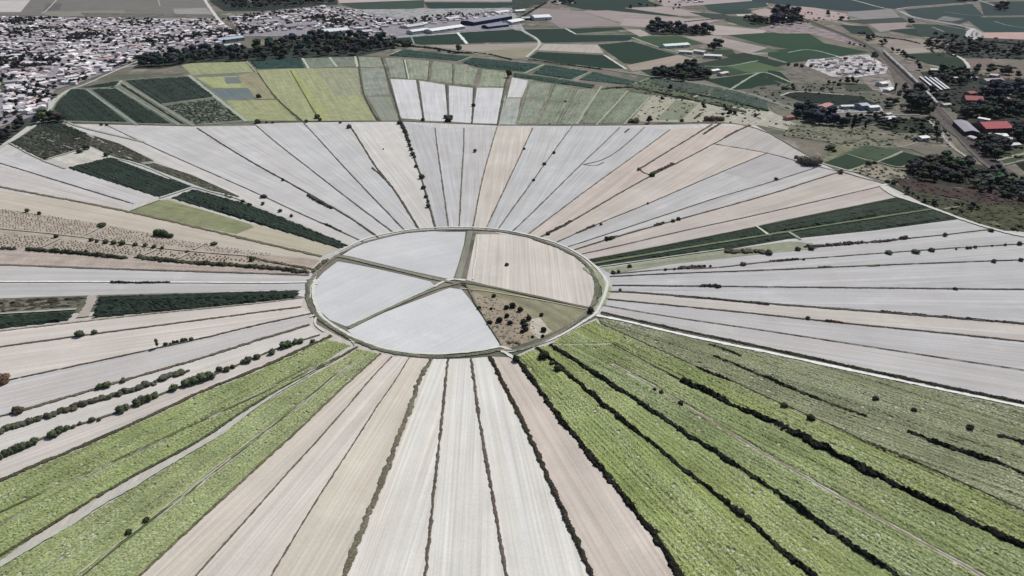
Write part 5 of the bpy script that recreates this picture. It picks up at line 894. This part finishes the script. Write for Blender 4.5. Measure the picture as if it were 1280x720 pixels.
def wagon_body():
    bm = bmesh.new(); s = [(-1.6, 1.2), (1.6, 1.2), (1.65, 3.6), (1.3, 4.3), (0, 4.6), (-1.3, 4.3), (-1.65, 3.6)]
    a = [bm.verts.new((x, -11, z)) for x, z in s]; b = [bm.verts.new((x, 11, z)) for x, z in s]
    for i in range(7): bm.faces.new([a[i], a[(i+1) % 7], b[(i+1) % 7], b[i]])
    bm.faces.new(a[::-1]); bm.faces.new(b); bmesh.ops.recalc_face_normals(bm, faces=bm.faces[:]); return tomesh(bm, 'body', 'metal')
def bogie():
    bm = bmesh.new(); boxmesh(bm, 0, 0, .85, 2.4, 4.5, .5)
    for y in (-1.4, 1.4):
        for x in (-.8, .8):
            r = bmesh.ops.create_cone(bm, cap_ends=True, segments=12, radius1=.46, radius2=.46, depth=.15)
            for v in r['verts']: v.co = Vector((v.co.z+x, v.co.x+y, v.co.y+.46))
    return tomesh(bm, 'bogie', 'steel')
WB, BG = wagon_body(), bogie(); hatch = bmesh.new()
for y in (-8, -4, 0, 4, 8): boxmesh(hatch, 0, y, 4.66, 1.2, 1.4, .25)
HT = tomesh(hatch, 'hatch', 'metal')
for i in range(len(C)-1):
    (xa, ya), (xb, yb) = C[i], C[i+1]; rz = math.atan2(yb-ya, xb-xa)-math.pi/2
    e = empty('freight_wagon', (xa+xb)/2, (ya+yb)/2, rz, '%s white wagon of the long freight train, counted from its far end' % (ORD[i] if i < 20 else 'nearest'), 'wagon', 'wagons of the white freight train', z=.55+ZC[0]); e.scale = (1.35, 1.0, 1.15)
    t = random.uniform(.75, 1); part('body', WB, e, A(tuple(c*t for c in (240, 240, 244)))); part('hatches', HT, e, A((190, 190, 196)))
    for y in (-7.5, 7.5): part('bogie', BG, e, A((44, 44, 48)), (0, y, 0))
# ------------------------------------------------------------------ town houses
def hs(w, l, h, r): return wall_mesh(w, l, h, r), roof_mesh(w, l, h, r)
HOUSE = [hs(10, 13, 3.6, 1.5), hs(10, 12, 5.6, 1.7), hs(9, 17, 3.4, 1.4), hs(12, 16, 3.8, 1.8), hs(11, 22, 5.8, 1.9)]
ROOFC = [((228, 221, 228), 'pale'), ((242, 239, 245), 'white'), ((206, 192, 196), 'pinkish'), ((180, 176, 186), 'grey'), ((190, 164, 162), 'terracotta')]
SPOTS = []
def town(s, gap, where, dens=1.0, tree=.5, rot=0.0):
    P = np.array(W(s)); lo, hi = P.min(0), P.max(0); c, sn = math.cos(rot), math.sin(rot); n = int(max(hi-lo)/gap)+4; mid = (lo+hi)/2
    for i in range(-n, n):
        for j in range(-n, n):
            if i % 5 == 0 and RNG.random() < .8: continue        # streets
            u, v = i*gap+RNG.normal(0, gap*.16), j*gap*.92+RNG.normal(0, gap*.16)
            p = mid+np.array([u*c-v*sn, u*sn+v*c])
            if not pip(p[None, :], P)[0]: continue
            cl = .15+math.sin(p[0]*.021+1.3*math.sin(p[1]*.013))+math.sin(p[1]*.017+1.7*math.sin(p[0]*.011)+2)
            x = RNG.random(); x += .25 if cl > .9 else 0
            if x < dens*.82: SPOTS.append((p[0], p[1], rot+(math.pi/2 if RNG.random() < .5 else 0)+RNG.normal(0, .45), where))
            for _ in range((RNG.random() < tree*(.55+.75*max(0, cl)))+(cl > .9)+(cl > 1.3)):
                q = p+RNG.normal(0, gap*.5, 2); hh = RNG.uniform(6, 11.5); d = math.sqrt(q@q+CAM_H**2)
                PLANTS.append((hh*FPX/d*.7, 'tree', q[0], q[1], hh, 'dark garden tree among the pale houses of the town', 'garden trees of the town', tuple(k*RNG.uniform(.8, 1.3) for k in (34, 38, 44)), 1.35, None))
T1 = "-40,20 100,23 265,23 285,36 300,45 265,60 220,64 178,72 150,84 100,104 70,112 60,124 55,140 30,150 -40,172"
field('town_ground', T1, (146, 140, 148), 'meadow'); field('town_ground', "285,20 330,16 400,8 440,12 520,26 600,18 640,14 640,36 575,40 505,44 480,50 400,46 330,46 300,46", (144, 140, 148), 'meadow')
field('yard', "20,135 45,118 55,118 40,140 15,142", (196, 172, 178), 'meadow'); field('meadow', "-20,104 12,100 32,110 20,118 -20,118", (88, 92, 82), 'meadow')
town("-40,100 40,98 100,92 150,84 100,104 70,110 55,140 30,148 -40,170", 17, 'at the near left edge of the town', .95, .62, .5)
town("-40,60 100,58 220,58 178,72 150,83 100,91 40,97 -40,99", 18, 'in the near half of the town', .9, .85, .25)
town("-40,22 100,24 200,26 265,25 285,37 300,45 262,60 220,58 100,58 -40,60", 20, 'in the far half of the town', .92, .75, .1)
town("288,22 330,17 400,9 440,13 480,24 500,30 480,36 440,38 395,36 340,40 300,44", 21, 'in the outer quarter beyond the town road', .85, .8, .4)
town("480,26 530,24 560,18 600,17 640,15 640,22 580,26 550,30 500,36", 22, 'between the warehouses', .8, .3, .2)
town("400,36 440,40 480,40 505,44 480,49 440,45", 22, 'behind the tree belt', .6, .6, .2)
town("692,4 712,3 722,6 700,7", 26, 'in the far hamlet beyond the warehouses', .9, .3); town("840,-4 870,-4 880,3 850,4", 26, 'in the farthest hamlet at the top edge', .9, .3)
SPOTS.sort(key=lambda s: s[0]**2+s[1]**2)
ext = [(s, d) for s in SPOTS for d in (0,)]
view = lambda x, y: abs(x) < 640*math.sqrt(y*y+CAM_H**2)/FPX*1.03
SPOTS = [s for s in SPOTS if view(s[0], s[1])]
rest_w, rest_r = ([], [], []), ([], [], [])
for i, (x, y, rz, where) in enumerate(SPOTS):
    k = int(RNG.random()*len(HOUSE)); rc, rn = ROOFC[int(RNG.random()**1.9*len(ROOFC))]
    if i < 262:
        t = RNG.uniform(.92, 1.05)
        e = empty('house', x, y, rz, ['low', 'two storey', 'long low', 'broad', 'long two storey'][k]+' pale house with %s roof %s' % (rn, where), 'house', '%s roofed houses %s' % (rn, where))
        part('wall', HOUSE[k][0], e, A((232, 226, 224), t)); part('roof', HOUSE[k][1], e, A(rc, t))
    else:
        rw = ROOFC.index((rc, rn)); ca, sa = math.cos(rz), math.sin(rz)
        for me, acc in ((HOUSE[k][0], rest_w), (HOUSE[k][1], rest_r)):
            b0 = len(acc[0])
            for v in me.vertices: acc[0].append((v.co.x*ca-v.co.y*sa+x, v.co.x*sa+v.co.y*ca+y, v.co.z))
            for p in me.polygons: acc[1].append(tuple(b0+q for q in p.vertices)); acc[2].append(rw)
if rest_w[0]:
    e = empty('houses', 0, 0, 0, 'the mass of small pale houses filling the farther streets of the town', 'houses', None); e['kind'] = 'stuff'
    mk('wall', rest_w[0], rest_w[1], M['wall'], A((222, 216, 214)), parent=e)
    o = mk('roof', rest_r[0], rest_r[1], M['roof'], A((206, 198, 204)), parent=e)
    for i, (rc, rn) in enumerate(ROOFC[1:]):
        m = M['roof'].copy(); m.name = rn+'_roof_tiles'; o.data.materials.append(m); nn = m.node_tree
        src = nn.nodes.new('ShaderNodeRGB'); src.outputs[0].default_value = A(rc); vm = [q for q in nn.nodes if q.type == 'VECT_MATH'][0]
        nn.links.new(src.outputs[0], vm.inputs[0])
    o.data.polygons.foreach_set('material_index', rest_r[2])
# pale yard by the railway: parked white trailers
def trailer():
    bm = bmesh.new(); boxmesh(bm, 0, 0, 2.3, 2.8, 9, 2.8); bmesh.ops.bevel(bm, geom=bm.edges[:], offset=.15, segments=1, affect='EDGES'); b = tomesh(bm, 'body', 'metal')
    bm = bmesh.new(); boxmesh(bm, 0, 0, .72, 2.2, 8.4, .3)
    for y in (-3, -1.9, 2.6):
        for x in (-1.1, 1.1):
            r = bmesh.ops.create_cone(bm, cap_ends=True, segments=12, radius1=.5, radius2=.5, depth=.3)
            for v in r['verts']: v.co = Vector((v.co.z+x, v.co.x+y, v.co.y+.5))
    return b, tomesh(bm, 'wheels', 'steel')
TB, TW = trailer(); yard = pts("1012,76 1082,70 1108,84 1104,91 1070,95 1042,94 1010,82"); cnt = 0
while cnt < 70:
    p = np.array([RNG.uniform(1008, 1110), RNG.uniform(69, 97)])
    if not pip(p[None, :], yard)[0]: continue
    x, y = G(*p); e = empty('trailer', x, y, RNG.uniform(-.4, .4)+1.2, 'white boxy trailer parked in the pale yard left of the railway', 'trailer', 'white trailers in the pale yard', z=ZC[0])
    part('body', TB, e, A((238, 236, 240), RNG.uniform(.6, 1.1))); part('wheels', TW, e, A((40, 40, 44))); cnt += 1
wood("1015,78 1080,72 1104,84 1098,92 1066,94 1040,92", 6, 5, 'dark tree standing between trailers in the pale yard', 'trees in the pale yard', DK)
# ------------------------------------------------------------------ plant everything that was listed
KINDS = {'tree': (ROUND, TRUNK, 'tree'), 'tall': (TALL, TRUNK, 'cypress'), 'conical': (TALL, TRUNK, 'conifer'), 'bush': (BUSH, STEM, 'bush')}
PLANTS = [p for p in PLANTS if view(p[2], p[3])]
def inst(p):
    hp, kind, x, y, h, label, group, rgb, w, cat = p; crowns, stems, nm = KINDS[kind]
    if kind == 'tree' and w >= 1.3: crowns = WIDE
    e = empty(nm, x, y, RNG.random()*6.28, label, cat or nm, group); e.scale = (h*w*(1.15 if kind == 'bush' else 1), h*w*(1.15 if kind == 'bush' else 1), h)
    part('crown', crowns[int(RNG.random()*len(crowns))], e, A(rgb or DK, 1.25)); part('trunk', stems[int(RNG.random()*len(stems))], e, A((96, 84, 72)))
trees = sorted([p for p in PLANTS if p[1] == 'tree'], key=lambda p: -p[0]); bushes = [p for p in PLANTS if p[1] != 'tree']
for p in bushes: inst(p)
for p in trees[:285]: inst(p)
LOW = [lumps(s, 4, .28, .36, .74, .27, sub=1, cards=14) for s in (51, 52, 53)]
V3, F = [], []
for p in trees[285:]:
    hp, kind, x, y, h, label, group, rgb, w, cat = p; me = LOW[int(RNG.random()*3)]; k = len(V3); an = RNG.random()*6.28; ca, sa = math.cos(an), math.sin(an)
    V3 += [((v.co.x*ca-v.co.y*sa)*h*w+x, (v.co.x*sa+v.co.y*ca)*h*w+y, v.co.z*h) for v in me.vertices]; F += [tuple(k+j for j in q.vertices) for q in me.polygons]
if V3:
    o = mk('trees', V3, F, M['hedge'], A((36, 42, 42), 1.25), uv=np.array(V3)[:, :2]); tag(o, 'the mass of small dark garden and woodland trees far off', 'trees', None, 'stuff')
print('PLANTS', len(trees), len(bushes), 'HOUSES', len(SPOTS), 'Z', ZC[0], 'OBJ', len(bpy.data.objects))
